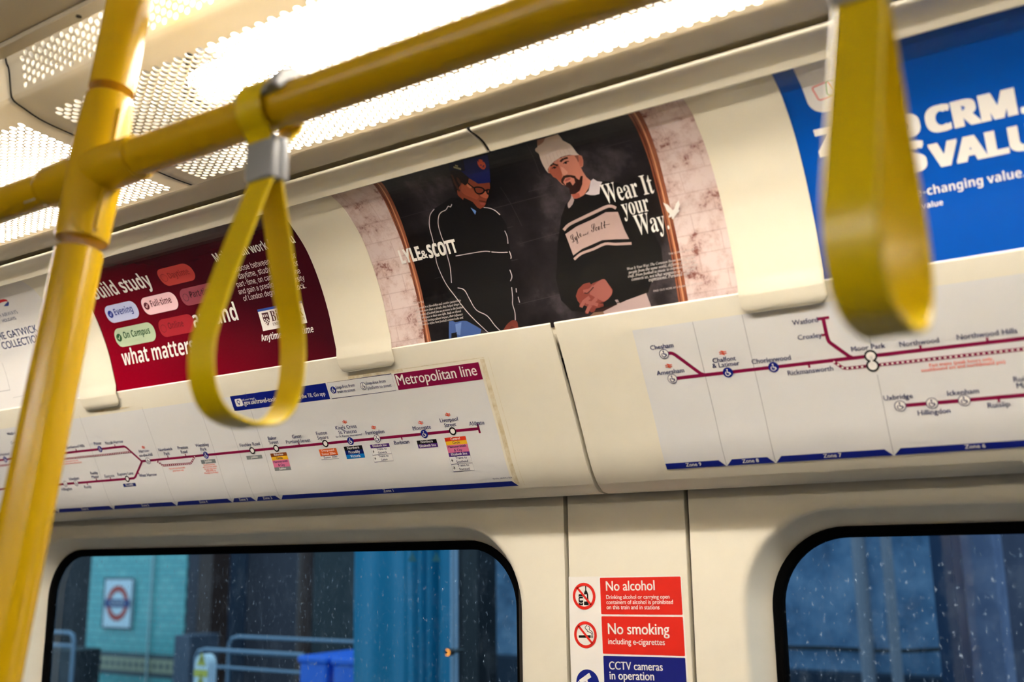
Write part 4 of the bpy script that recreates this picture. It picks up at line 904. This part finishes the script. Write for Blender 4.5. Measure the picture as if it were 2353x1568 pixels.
for s_, p in (('Fast and semi-fast trains', (408, 1077.5)), ('peak hours only', (411, 1083)), ('Fast trains (peak hours only,', (163, 1061)), ('southbound am and northbound pm)', (164.5, 1066))): P.textc(s_, p, TS * .52, I_org); P.build('service_note', mapL); P = Print(LOW)
P.textc('Part No. 38649 B.3 2024', c3(2085, 955), TS * .38, I_navy)
P.build('part_number', mapL)
P = Print(LOW)
K = dict(bk=('line_brown', 150, 74, 26), ci=('line_yellow', 246, 190, 40), hc=('line_pink', 226, 120, 160), ju=('line_grey', 128, 134, 136), ov=('line_orange', 234, 102, 36), no=('line_black', 14, 12, 14), pi=('line_navy', 0, 26, 110), vi=('line_sky', 0, 118, 200), el=('line_purple', 84, 40, 128), ce=('line_red', 224, 58, 32), wh=('line_white', 236, 234, 234))
def stack(tl, br, rows):
    P = Print(LOW)
    a, c = LOW.uv(*tl), LOW.uv(*br); n = sum(r[2] for r in rows); v = a.y; hU = (a.y - c.y) / n
    for key, lines, k in rows:
        col = ink(*K[key]); v2 = v - hU * k; P.rect_uv(a.x, v2, c.x, v, col, .0005)
        if key == 'wh': P.frame_uv(a.x, v2, c.x, v, .0004, I_navy, .0006)
        for i, s_ in enumerate(lines):
            air = s_.startswith('+'); s2 = s_.lstrip('+'); yb = v - hU * k * (i + .5) / len(lines) - hU * .22
            sz = min(hU * .95, (c.x - a.x) * .86 / (glyphs(s2, 'gill', 2)[3] - glyphs(s2, 'gill', 2)[2]))
            P.textc(s2, ((a.x + c.x) / 2 + (hU * .35 if key == 'wh' else 0), yb), sz, (I_navy if key in ('ci', 'hc', 'wh') else M_white), .0008, uv=True)
            if air:
                p = (a.x + hU * .62, v - hU * k / 2); P.stroke_uv([(p[0], p[1] - hU * .4), (p[0], p[1] + hU * .45)], hU * .16, I_black, .0008); P.poly_uv([(p[0] - hU * .45, p[1] - hU * .15), (p[0], p[1] + hU * .2), (p[0] + hU * .45, p[1] - hU * .15), (p[0], p[1])], I_black, .0008)
        v = v2
    P.build('interchange_box', mapL)
stack(c3(210, 790), c3(331, 806), [('ju', ['Jubilee'], 1)]); stack(c2(1808, 697), c2(1948, 720), [('ju', ['Jubilee'], 1)]); stack(c2(1108, 910), c2(1230, 931), [('pi', ['Piccadilly'], 1)])
stack(c3(385, 772), c3(540, 890), [('bk', ['Bakerloo'], 1), ('ci', ['Circle'], 1), ('hc', ['Hammersmith', '& City'], 2), ('ju', ['Jubilee'], 1)])
stack(c3(740, 742), c3(889, 806), [('ov', ['Overground', 'Euston 350m'], 2), ('wh', ['Euston 350m'], 1)])
stack(c3(922, 722), c3(1080, 800), [('no', ['Northern'], 1), ('pi', ['Piccadilly'], 1), ('vi', ['Victoria'], 1)])
stack(c3(1114, 708), c3(1287, 823), [('el', ['Elizabeth line'], 1), ('wh', ['+Trains to', 'Gatwick'], 2), ('wh', ['+Trains to', 'Luton'], 2)])
stack(c3(1455, 678), c3(1614, 722), [('no', ['Northern'], 1), ('el', ['Elizabeth line'], 1)])
stack(c3(1658, 657), c3(1879, 893), [('ce', ['Central'], 1), ('ci', ['Circle'], 1), ('hc', ['Hammersmith', '& City'], 2), ('el', ['Elizabeth line'], 1), ('wh', ['+Trains to', 'Southend'], 2), ('wh', ['+Trains to', 'Stansted'], 2)])
zu = [X(*c2(530, 1165)), X(*c2(1027, 1137)), X(*c2(1595, 1103)), X(*c2(2097, 1073)), X(*c2(2312, 1061)), X(*c3(465, 1105))]
P = Print(LOW)
for u, p in zip(zu, (c2(640, 390), c2(740, 295), c2(1300, 218), c2(1840, 235), c2(2085, 320), c3(215, 325))): P = Print(LOW); P.stroke_uv([(u, vb + .002), (u, LOW.uv(*p).y)], .0004, I_line, .0005); P.build('zone_divider', mapL)
ztx = [None, X(*c2(768, 1140)), X(*c2(1310, 1105)), X(*c2(1835, 1075)), X(*c2(2195, 1052)), X(*c3(367, 1098)), X(*c3(1250, 1045))]
zones(mapL, list(zip([-2.92] + zu, zu + [uR + .0095])), vb, list(zip(('Zone 7', 'Zone 6', 'Zone 5', 'Zone 4', 'Zone 3', 'Zone 2', 'Zone 1'), ztx)), TS * .86)
# worn adhesive left beside the sheet
M_glue = ramp_mat('old_adhesive', [(.36, srgb(232, 222, 198)), (.66, srgb(208, 190, 152))], 90, .6, 6)
P = Print(LOW); P.rect_uv(uR + .004, vb + .004, uR + .012, vt + .004, M_glue, .0002); P.build('adhesive_residue', mapL); P = Print(LOW); P.stroke_uv([(uR + .020, vb), (uR + .020, vt + .006)], .0005, M_glue, .0002); P.rect_uv(X(800, 868), vt + .002, X(925, 850), vt + .0070, M_glue, .0002); P.stroke_uv([(X(925, 850), vt + .006), (uR + .012, vt + .006)], .0008, M_glue, .0002)
P.poly([c2(800, 262), c2(960, 232), c2(1200, 212), c2(1130, 232), c2(900, 262)], M_glue, .0004)
P.build('adhesive_residue', mapL)

# ---- right sheet
c4 = lambda x, y: (1400 + x / 2.469, 680 + y / 2.469); z5 = lambda x, y: (1880 + x / 4.975, 690 + y / 4.975)
vb2 = ln((1535, 1079.8), (1670.6, 1070.8), (1782.7, 1062.3), (2054, 1045.3)); vt2 = ln((1452, 759.5), (1700, 723.5)); uL2 = (X(1452, 760) + X(1533.7, 1079)) / 2
P = Print(LOW); P.rect_uv(uL2, vb2 - .001, 1.0, vt2, M_map, .0003); mapR = P.build('route_map', None); tag(mapR, 'white route map strip starting at Chesham and Amersham, right of the seam', 'route map')
vR = ln((1545.8, 871.2), (1673.4, 857), (1777.9, 844), (2115.6, 801.6 + 1), (2269.3, 786 + 1)); vU = ln((2068.3, 933.1), (2142, 927), (2216, 919.8), (2353, 907.6)); vQ = ln((2006.3, 841.2), (2353, 800.7))
P = Print(LOW)
P.stroke_uv([(X(1545.8, 871.2), vR), (1.0, vR)], LW, I_met, .0005)
P.stroke_uv(smooth_line([LOW.uv(1527, 813.5), LOW.uv(1542, 811.5), LOW.uv(1552, 815.5)], 3) + [LOW.uv(1610, 858.5), (X(1620, 862), vR)], LW, I_met, .00051)
P.stroke_uv([LOW.uv(1891.3, 731), LOW.uv(1897.5, 760)] + smooth_line([LOW.uv(1901, 775), LOW.uv(1905, 785), LOW.uv(1913, 791.5)], 3) + [LOW.uv(1950, 818), (X(1960, 823), vR)], LW, I_met, .00052)
u = X(1891.3, 731); v = LOW.uv(1891.3, 731.5).y; P.stroke_uv([(u - .0075, v), (u + .0075, v)], LW * .8, I_met, .0005); P.stroke([(1888, 770.5), (1898, 769)], .0028, I_met, .0005)
dashes(P, [LOW.uv(1917, 832), LOW.uv(1938, 846), (X(1948, 847), vQ), (1.0, vQ)], LW * .9)
P.stroke_uv([(X(2068.3, 933), vU), (1.0, vU)], LW, I_met, .0005)
for x, y, v, d in ((1858, 834, vR, -1), (2116, 802, vR, 1), (2269.5, 784, vR, 1), (2294, 913, vU, -1)): P.stroke_uv([(X(x, y), v), (X(x, y), v + d * .0062)], .0028, I_met, .0006)
P.build('line_diagram', mapR)
P = Print(LOW)
for x, y, v, bl in ((1545.8, 871.2, vR, 0), (1673.4, 857, vR, 1), (1777.9, 844, vR, 1), (1526.4, 813.3, LOW.uv(1526.4, 813.3).y, 0), (2069, 933.1, vU, 0), (2142, 927, vU, 0), (2216, 919.8, vU, 0)): icon(mapR, (X(x, y), v), .0070, bool(bl))
ua, ub_ = X(2000.5, 819), X(2006.5, 841); um = (ua + ub_) / 2
P.stroke_uv([(um, vR), (um, vQ)], .0062, I_black, .0008); 
for v in (vR, vQ): P.disc((um, v), .0078, I_black, .0008)
for v in (vR, vQ): P.disc((um, v), .0055, M_white, .0010)
P.stroke_uv([(um, vR), (um, vQ)], .0030, M_white, .0010)
for p in ((1536.9, 840.8), (1661.2, 810.8)): rail_mark(mapR, LOW.uv(*p), .0050)
P.build('double_ring', mapR)
P = Print(LOW); V_, F_, a_, b_ = glyphs('Rickmansworth', 'gill', 2); TS2 = (LOW.uv(*c4(1272, 422)).x - LOW.uv(*c4(1015, 447)).x) / (b_ - a_)
for s_, p in (('Chesham', (1522, 801)), ('Amersham', (1541.8, 859)), ('Chalfont', (1665.3, 831)), ('& Latimer', (1669, 842.5)), ('Chorleywood', (1773, 831.5)), ('Watford', (1851, 743.5)), ('Croxley', (1862, 778)), ('Rickmansworth', (1863, 857)), ('Moor Park', (1996, 803.5)), ('Northwood', (2113, 792)), ('Northwood Hills', (2268, 773)), ('Uxbridge', (2064.5, 917.5)), ('Hillingdon', (2147, 951.8)), ('Ickenham', (2213.7, 906.5)), ('Ruislip', (2296, 935.5)), ('Ruislip', (2356, 875)), ('Manor', (2364, 890))):
    P = Print(LOW); P.textc(s_, p, TS2, I_navy); P.build('station_name', mapR)
P = Print(LOW)
for s_, p in (('Fast trains (peak hours only,', (2208.5, 835.5)), ('southbound am and northbound pm)', (2212, 844.8))): P.textc(s_, p, TS2 * .66, I_org)
P.build('service_note', mapR)
P = Print(LOW); zv = [X(*c4(668, 965)), X(*c4(945, 944)), X(*c4(1615, 902))]
for u, p in zip(zv[:2], (c4(460, 150), c4(737, 110))): P.stroke_uv([(u, vb2 + .002), (u, LOW.uv(*p).y)], .0005, I_line, .0005); P.build('zone_divider', mapR); P = Print(LOW)
P.stroke_uv([(zv[2], vb2 + .002), (zv[2], vQ - .012)], .0005, I_line, .0005); P.stroke_uv([(zv[2], vR + .014), (zv[2], vt2 - .004)], .0005, I_line, .0005)
P.build('zone_divider', mapR); zones(mapR, list(zip([uL2 - .0005] + zv, zv + [1.0])), vb2, list(zip(('Zone 9', 'Zone 8', 'Zone 7', 'Zone 6'), (X(*c4(480, 960)), X(*c4(802, 937)), X(*c4(1267, 907)), X(*c4(2075, 850))))), TS2 * .84)

# ================================================================== stickers on the pillar
z6 = lambda x, y: (1300 + x / 6.077, 1310 + y / 6.077)
def sticker(name, label, outline, panel, col, texts, pict):
    P = Print(WALL); P.poly([z6(*p) for p in outline], M_white, .0003); o = P.build(name); tag(o, label, 'sticker')
    P = Print(WALL); cs = [Vector(WALL.uv(*z6(*p))) for p in panel]; pts = []
    for i in range(4):
        p, a, c = cs[i], cs[i - 1], cs[(i + 1) % 4]; r = .0016
        A, B = p + (a - p).normalized() * r, p + (c - p).normalized() * r
        pts += [A.lerp(p, t).lerp(p.lerp(B, t), t) for t in (0, .25, .5, .75, 1)]
    P.poly_uv(pts, col, .0005); P.build('colour_panel', o)
    P = Print(WALL)
    for s_, a, c, b_, asp in texts: P.text(s_, z6(*a), z6(*c), M_white, .0007, bold=b_, asp=asp, res=5)
    P.build('lettering', o)
    P = Print(WALL); pict(P); P.build('pictogram', o); return o
def ban(P, c, rx):
    ctr = WALL.uv(*z6(*c)); r = WALL.uv(*z6(c[0] + rx, c[1])).x - ctr.x; r *= .885
    P.ring(ctr, r, r * .25, I_red, .0008, 48); d = Vector((math.cos(R_(-47)), math.sin(R_(-47)))) * r; P.stroke_uv([ctr - d, ctr + d], r * .19, I_red, .0008)
def pic1(P):
    g = lambda *L: [z6(*p) for p in L]
    P.poly(g((272, 224), (288, 224), (288, 285), (304, 310), (316, 345), (320, 494), (258, 494), (256, 345), (262, 310), (274, 285)), I_black, .0005); P.poly(g((258, 345), (296, 342), (300, 440), (260, 444)), M_white, .0006)
    P.poly(g((186, 340), (240, 340), (246, 352), (246, 485), (238, 496), (190, 496), (182, 485), (182, 350)), I_black, .0005); P.ring(WALL.uv(*z6(216, 418)), .0052, .0006, M_white, .0006, 20); P.stroke(g((198, 415), (246, 412)), .0030, M_white, .0006)
    ban(P, (259, 368), 160)
def pic2(P):
    g = lambda *L: [z6(*p) for p in L]
    P.poly(g((184, 915), (350, 913), (352, 950), (184, 948)), I_black, .0005)
    for x in (362, 376): P.stroke(g((x, 914), (x + 2, 952)), .0011, I_black, .0005)
    P.stroke(g((300, 776), (275, 800), (278, 825), (300, 838), (303, 858), (335, 872), (358, 885), (364, 910)), .0010, I_black, .0005, 3); P.stroke(g((312, 784), (338, 806), (330, 832), (345, 848), (372, 868), (380, 910)), .0010, I_black, .0005, 3)
    ban(P, (278, 907), 160)
def pic3(P):
    c = WALL.uv(*z6(308, 1582)); r = WALL.uv(*z6(468, 1582)).x - c.x; P.disc(c, r, I_blue, .0005, 48); g = lambda *L: [z6(*p) for p in L]
    P.poly(g((190, 1540), (330, 1438), (360, 1500), (305, 1536), (322, 1590), (300, 1600), (282, 1560), (205, 1580)), M_white, .0007); P.poly(g((172, 1560), (186, 1552), (200, 1588), (184, 1596)), M_white, .0007); P.poly(g((300, 1600), (340, 1580), (360, 1680), (320, 1690)), M_white, .0007)
sticker('warning_sticker', 'red No alcohol sticker, topmost of three on the pillar', ((42, 98), (1614, 84), (1646, 640), (52, 637)), ((479, 112), (1604, 93), (1635, 630), (498, 622)), I_red,
        [('No alcohol', (568, 292), (1245, 284), .016, 1.12), ('Drinking alcohol or carrying open', (570, 408), (1452, 402), .008, 1.1), ('containers of alcohol is prohibited', (572, 479), (1500, 477), .008, 1.1), ('on this train and in stations', (575, 550), (1312, 552), .008, 1.1)], pic1)
sticker('warning_sticker', 'red No smoking sticker below the No alcohol one', ((52, 637), (1655, 641), (1690, 1218), (66, 1192)), ((500, 648), (1637, 657), (1668, 1205), (521, 1172)), I_red,
        [('No smoking', (597, 898), (1450, 906), .016, 1.12), ('including e-cigarettes', (597, 1038), (1388, 1052), .010, 1.1)], pic2)
sticker('warning_sticker', 'dark blue CCTV camera sticker, lowest of three on the pillar', ((66, 1192), (1690, 1218), (1725, 1830), (86, 1790)), ((526, 1200), (1670, 1230), (1702, 1812), (548, 1765)), ink('sign_navy', 10, 22, 122),
        [('CCTV cameras', (612, 1390), (1358, 1410), .014, 1.15), ('in operation', (620, 1530), (1238, 1545), .014, 1.15)], pic3)

# ================================================================== the station outside
def slab(name, x0, x1, Y, y_top, m, label, cat, thick=.12, z0=-.05, bev=.0, structure=False, px=True):
    a, c = at(x0, 1400, Y).x, at(x1, 1400, Y).x; zt = at((x0 + x1) / 2, y_top, Y).z if px else y_top
    bm = bmesh.new(); box(bm, (a, Y, z0), (c, Y + thick, zt), bev); o = mk(name, bm, m)
    return struct(o, label, cat) if structure else tag(o, label, cat)
M_plat = ramp_mat('platform_paving', [(.4, srgb(50, 52, 54)), (.6, srgb(66, 68, 70))], 6, .8)
bm = bmesh.new(); box(bm, (-16, 1.62, -.2), (8, 12, -.02)); struct(mk('floor_platform', bm, M_plat), 'dark grey paving of the station platform', 'platform')
M_back = ramp_mat('station_wall', [(.35, srgb(24, 24, 30)), (.65, srgb(42, 40, 46))], 1.6, .8, 5)
bm = bmesh.new(); box(bm, (-18, 9.0, -.02), (8, 9.2, 4.5)); struct(mk('wall_station', bm, M_back), 'dark brown back wall of the station', 'wall')
# teal tiled wall with a cream border
mT = mat('teal_tiles', srgb(90, 165, 168), .25); nt = mT.node_tree; bs = nt.nodes['Principled BSDF']; tc = nt.nodes.new('ShaderNodeTexCoord'); mp = nt.nodes.new('ShaderNodeMapping'); mp.inputs['Rotation'].default_value = (R_(90), 0, 0)
bt = nt.nodes.new('ShaderNodeTexBrick'); bt.inputs['Scale'].default_value = 1; bt.inputs['Brick Width'].default_value = .16; bt.inputs['Row Height'].default_value = .075; bt.inputs['Mortar Size'].default_value = .004
bt.inputs['Color1'].default_value = (*srgb(96, 176, 176), 1); bt.inputs['Color2'].default_value = (*srgb(118, 190, 186), 1); bt.inputs['Mortar'].default_value = (*srgb(70, 130, 134), 1)
nt.links.new(tc.outputs['Object'], mp.inputs[0]); nt.links.new(mp.outputs[0], bt.inputs['Vector']); nt.links.new(bt.outputs['Color'], bs.inputs['Base Color'])
TY = 7.0
tw = slab('wall_tiled', 203, 424, TY, 3.6, mT, 'teal tiled station wall behind the name board', 'wall', .2, structure=True, px=False)
P = Print(Flat(TY)); a, c = at(203, 1500, TY), at(424, 1500, TY)
zb1, zb0 = at(300, 1512, TY).z, at(300, 1542, TY).z
P.rect_uv(a.x, zb0 - .05, c.x, zb1 + .05, ink('border_grey', 78, 88, 92), .004); P.rect_uv(a.x, zb0, c.x, zb1, ink('border_cream', 176, 170, 140), .006)
n = 16
for i in range(n):
    u = a.x + (c.x - a.x) * (i + .5) / n; h = (zb1 - zb0) * .5; z = (zb0 + zb1) / 2; P.poly_uv([(u - h * .5, z), (u, z - h * .6), (u + h * .5, z), (u, z + h * .6)], ink('border_grey', 78, 88, 92), .008)
P.build('tile_border', tw)
# station name board
SY = TY - .03; a, c = at(241, 1330, SY), at(299, 1444, SY)
q = lambda x, y: at(x, y, SY)
zt, zb_ = q(272, 1330).z, q(266, 1444).z; x0, x1 = q(238, 1387).x, q(303, 1387).x
bm = bmesh.new(); box(bm, (x0, SY, zb_), (x1, TY, zt), .006); nb_ = mk('station_name_board', bm, ink('board_white', 226, 234, 240)); tag(nb_, 'white station name board with a red ring and blue bar on teal tiles', 'sign')
ctr = Vector(((x0 + x1) / 2, (zt + zb_) / 2)); wd = x1 - x0
P = Print(Flat(SY)); P.frame_uv(x0, zb_, x1, zt, .02, ink('board_edge', 60, 72, 84), .003); P.ring(ctr, wd * .315, wd * .13, ink('ring_red', 196, 62, 46), .004); P.build('red_ring', nb_)
P = Print(Flat(SY)); P.rect_uv(ctr.x - wd * .44, ctr.y - wd * .085, ctr.x + wd * .44, ctr.y + wd * .085, ink('bar_blue', 30, 52, 120), .007); P.text_uv('ALDGATE', (ctr.x - wd * .26, ctr.y - wd * .035), (ctr.x + wd * .26, ctr.y - wd * .035), M_white, .010); P.build('name_bar', nb_)
# conduit on the tiles
bm = bmesh.new(); xc = at(345, 1400, TY - .03).x; tube(bm, [(xc, TY - .03, 0), (xc, TY - .03, 3.5)], .012, 10); tag(mk('conduit', bm, ink('conduit_pale', 176, 196, 196), smooth=40), 'thin pale conduit running up the teal tiled wall', 'pipe')
M_brown = mat('brown_paint', srgb(66, 40, 32), .6); M_purp = mat('dark_purple_paint', srgb(60, 54, 64), .7); M_dkblue = mat('dark_blue_paint', srgb(8, 34, 62), .6)
slab('column', 428, 452, 6.4, 3.6, M_purp, 'dark purple station column just right of the teal tiles', 'column', .2, px=False)
slab('column', 453, 484, 6.2, 3.6, M_brown, 'brown station column beside the warning post', 'column', .2, px=False)
slab('hoarding_panel', 486, 564, 6.6, 3.6, M_dkblue, 'dark blue hoarding panel between the brown columns', 'panel', .06, px=False)
slab('hoarding_panel', 566, 690, 6.6, 3.6, M_purp, 'grey purple hoarding panel behind the railing', 'panel', .06, px=False)
bm = bmesh.new(); p = at(700, 1400, 5.4); tube(bm, [(p.x, p.y, -.02), (p.x, p.y, 3.4)], .055, 20); tag(mk('drain_pipe', bm, M_brown, smooth=40), 'brown drain pipe rising behind the blue bins', 'pipe')
slab('hoarding_panel', 714, 815, 6.0, 3.6, mat('dark_teal_paint', srgb(8, 26, 34), .6), 'dark teal hoarding panel left of the turquoise sheet', 'panel', .06, px=False)
# turquoise sheeting hung in folds
M_turq = mat('turquoise_sheet', srgb(0, 128, 166), .45); TQ = 3.4
xa, xb = at(816, 1400, TQ).x, at(1042, 1400, TQ).x; bm = bmesh.new(); N = 90; rows = []
for i in range(N + 1):
    u = i / N; f = 0 if u < .45 else (u - .45) / .55
    y = TQ + .006 * math.sin(u * 21) - .06 * f * math.sin(f * 16.0) ** 2
    rows.append([bm.verts.new((xa + (xb - xa) * u + .012 * f * math.sin(z * 2.1), y + .01 * math.sin(z * 3 + u * 9), z)) for z in [3.4 * k / 12 for k in range(13)]])
for A, B in zip(rows, rows[1:]):
    for k in range(12): bm.faces.new((A[k], B[k], B[k + 1], A[k + 1]))
sh = mk('draped_sheet', bm, M_turq, smooth=True); sm = sh.modifiers.new('thickness', 'SOLIDIFY'); sm.thickness = .004; tag(sh, 'turquoise sheeting hanging in folds beside the platform', 'sheet')
P = Print(Flat(TQ - .085))
for cx_, wd_ in ((948, 21), (1003, 21)):
    l, r_, t_ = at(cx_ - wd_ / 2, 1291, TQ - .085), at(cx_ + wd_ / 2, 1291, TQ - .085), at(cx_, 1268, TQ - .085); P.poly_uv([(l.x, l.z), (r_.x, r_.z), (t_.x, t_.z)], ink('faint_triangle', 30, 96, 100), .002)
P.build('printed_triangles', sh)
bm = bmesh.new(); p = at(1044, 1400, 3.3); tube(bm, [(p.x, p.y, -.02), (p.x, p.y, 3.2)], .016, 16); tag(mk('steel_post', bm, mat('galvanised', srgb(150, 168, 190), .4, .3), smooth=40), 'slim pale steel post at the edge of the turquoise sheet', 'post')
# orange light reflection, imitated by an added cluster of glowing dots
bm = bmesh.new(); p = at(1028, 1500, 3.2); tube(bm, [p + Vector((0, .03, 0)), p], .014, 18); be = mk('orange_reflection', bm, mat('glow_backing', (.02, .02, .02), .4), smooth=40); tag(be, 'added orange glow dots for a light reflection beside the pale steel post', 'reflection')
bm = bmesh.new()
for k in range(7): a = R_(-100 + k * 32); c0 = p + Vector((.0095 * math.cos(a), -.002, .0095 * math.sin(a))); bmesh.ops.create_icosphere(bm, subdivisions=1, radius=.0026, matrix=Matrix.Translation(c0))
M_glow = mat('orange_glow', (1, .3, .02), .4); M_glow.node_tree.nodes['Principled BSDF'].inputs['Emission Color'].default_value = (1, .28, .02, 1); M_glow.node_tree.nodes['Principled BSDF'].inputs['Emission Strength'].default_value = 1.0
mk('glow_dots', bm, M_glow, be)
pp = at(1044, 1400, 3.3); bm = bmesh.new(); tube(bm, [(p.x, 3.232, p.z), (p.x, 3.3, p.z), (pp.x - .012, 3.3, p.z)], .006, 10); mk('bracket', bm, mat('glow_backing', (.02, .02, .02), .4), be)  # added to hold the glowing dots on the post
slab('dark_post', 1062, 1098, 5.2, 3.4, mat('black_paint', srgb(16, 18, 24), .6), 'black square post right of the pale steel post', 'post', .2, px=False)
M_conc = ramp_mat('blue_grey_concrete', [(.30, srgb(50, 82, 112)), (.50, srgb(100, 130, 158)), (.70, srgb(140, 162, 184))], 4, .85, 8, nrough=.7, bump=.3)
slab('concrete_wall', 1100, 1990, 6.9, 3.6, M_conc, 'rough blue grey concrete wall seen through both windows', 'wall', .2, px=False)
slab('wall_plinth', 1100, 2205, 6.7, 1536, mat('plinth_dark', srgb(26, 40, 58), .8), 'dark ledge running along the foot of the concrete wall', 'plinth', .19)
bm = bmesh.new(); tube(bm, [(at(x, y, 6.86).x, 6.86, at(x, y, 6.86).z) for x, y in ((1700, 1486), (1900, 1490), (2000, 1496), (2080, 1497), (2160, 1493))], .012, 8); tag(mk('wall_cable', bm, M_gap, smooth=40), 'thin dark cable sagging along the concrete wall', 'cable')
# railings
M_rail = mat('railing_steel', srgb(120, 138, 158), .4, .3)
def railing(name, Y, x0, x1, y0, y1, label):
    t = thing(name, label, 'railing', (at((x0 + x1) / 2, y0, Y).x, Y, -.02))
    a, c, d = at(x0, y0, Y), at(x1, y0, Y), at(x0, y1, Y); r = .08
    bm = bmesh.new(); tube(bm, [(c.x, Y, a.z), (a.x + r, Y, a.z), (a.x + r * .3, Y, a.z - r * .15), (a.x, Y, a.z - r * .6), (a.x, Y, -.02)], .012, 14); mk('top_rail', bm, M_rail, t, smooth=50)
    bm = bmesh.new(); tube(bm, [(a.x, Y, d.z), (c.x, Y, d.z)], .010, 14); mk('middle_rail', bm, M_rail, t, smooth=50)
    bm = bmesh.new(); tube(bm, [(c.x, Y, -.02), (c.x, Y, a.z)], .011, 14); mk('upright', bm, M_rail, t, smooth=50)
railing('railing', 4.6, 528, 830, 1463, 1500, 'pale tubular railing behind the blue bins')
railing('railing', 4.2, 452, 700, 1492, 1530, 'lower tubular railing beside the warning post')
t = thing('railing', 'bent pale grab railing at the left edge of the window', 'railing', (at(150, 1460, 5.0).x, 5.0, -.02))
bm = bmesh.new(); a, c, d = at(100, 1452, 5.), at(172, 1452, 5.), at(172, 1486, 5.); r = .07
tube(bm, [(a.x, 5., a.z), (c.x - r, 5., a.z), (c.x - r * .25, 5., a.z - r * .25), (c.x, 5., a.z - r), (c.x, 5., -.02)], .016, 14); mk('top_rail', bm, M_rail, t, smooth=50)
bm = bmesh.new(); tube(bm, [(a.x, 5., d.z), (c.x, 5., d.z)], .016, 14); mk('middle_rail', bm, M_rail, t, smooth=50)
slab('equipment_cabinet', 404, 440, 5.6, 1461, mat('cabinet_grey', srgb(74, 80, 96), .6), 'grey equipment cabinet standing before the purple column', 'cabinet', .3, bev=.01)
slab('equipment_cabinet', 60, 176, 6.0, 1492, mat('cabinet_dark', srgb(44, 50, 56), .6), 'dark cabinet below the bent grab railing', 'cabinet', .3, bev=.01)
# blue bins
M_bin = mat('bin_blue', srgb(0, 104, 224), .4)
for x0, x1, yt, lb in ((682, 752, 1507, 'bright blue bin on the platform, nearer the warning post'), (758, 822, 1512, 'bright blue bin on the platform, next to the turquoise sheet')):
    Y = 3.7; a, c = at(x0, yt, Y), at(x1, yt, Y); t = thing('wheeled_bin', lb, 'bin', ((a.x + c.x) / 2, Y, -.02), 'blue bins by the railing')
    bm = bmesh.new(); box(bm, (a.x + .008, Y + .01, -.02), (c.x - .008, Y + .36, a.z - .03), .015); mk('body', bm, M_bin, t)
    bm = bmesh.new(); box(bm, (a.x, Y, a.z - .035), (c.x, Y + .38, a.z), .012); mk('lid', bm, M_bin, t)
    P = Print(Flat(Y + .0)); mid_ = (a.x + c.x) / 2; zz_ = at((x0 + x1) / 2, yt + 14, Y).z; P.rect_uv(mid_ - .03, zz_ - .012, mid_ + .03, zz_ + .012, ink('bin_label', 150, 176, 210), -.006); P.build('label_plate', t)
# warning post
Y = 3.5; a, c = at(449, 1503, Y), at(480, 1503, Y); mid_ = (a.x + c.x) / 2; hw = (c.x - a.x) / 2
t = thing('warning_post', 'white warning post with yellow triangles at the platform', 'post', (mid_, Y, -.02))
bm = bmesh.new(); pf = [(mid_ - hw, -.02), (mid_ + hw, -.02)] + [(mid_ + hw * math.cos(R_(k)), a.z - hw * 1.0 + hw * math.sin(R_(k))) for k in range(0, 181, 15)]
A = [bm.verts.new((x, Y, z)) for x, z in pf]; B = [bm.verts.new((x, Y + .05, z)) for x, z in pf]; bm.faces.new(A); bm.faces.new(B[::-1])
for k in range(len(A)): bm.faces.new((A[k], B[k], B[(k + 1) % len(A)], A[(k + 1) % len(A)]))
bmesh.ops.recalc_face_normals(bm, faces=bm.faces); mk('board', bm, ink('post_white', 216, 224, 226), t)
yl = ink('warn_yellow', 206, 190, 52)
P = Print(Flat(Y))
for yy in (1530, 1581): z_ = at(465, yy, Y).z; P.poly_uv([(mid_ - hw * .62, z_), (mid_ + hw * .62, z_), (mid_, z_ + hw * 1.3)], yl, .003); P.stroke_uv([(mid_, z_ + hw * .25), (mid_, z_ + hw * .8)], hw * .16, I_black, .005)
z1_, z0_ = at(465, 1540, Y).z, at(465, 1556, Y).z; P.rect_uv(mid_ - hw, z0_, mid_ + hw, z1_, yl, .003); P.build('warning_marks', t)
# beyond the right-hand window
M_strp = mat('pale_reflection_tone', srgb(150, 146, 152), .6)
for x0, x1, lb in ((1968, 2000, 'wide pale upright tube standing in for a pillar reflection'), (2036, 2062, 'narrow pale upright tube standing in for a pillar reflection')):
    Y = 6.3; a, c = at(x0, 1400, Y).x, at(x1, 1400, Y).x; bm = bmesh.new(); tube(bm, [((a + c) / 2, Y, -.02), ((a + c) / 2, Y, 3.5)], (c - a) / 2, 20); tag(mk('pale_reflection', bm, M_strp, smooth=40), lb, 'pipe')  # light stripes of pillar reflections, built as pale tubes
slab('concrete_wall', 1990, 2420, 6.95, 3.6, M_conc, 'rough blue grey concrete wall behind the pale reflection tubes', 'wall', .2, px=False)
slab('column', 2150, 2200, 4.6, 3.5, mat('navy_paint', srgb(18, 44, 74), .6), 'dark blue column right of the pale reflection tubes', 'column', .2, px=False)
slab('column', 2212, 2296, 4.8, 3.5, ramp_mat('lilac_paint', [(.4, srgb(112, 116, 142)), (.6, srgb(132, 134, 158))], 8, .7), 'pale lilac column beside the dark blue one', 'column', .25, px=False)
slab('hoarding_panel', 2298, 2700, 5.4, 3.5, ramp_mat('mauve_grey', [(.35, srgb(74, 72, 88)), (.65, srgb(100, 96, 112))], 3, .8), 'mauve grey panel at the right edge of the window', 'panel', .06, px=False)
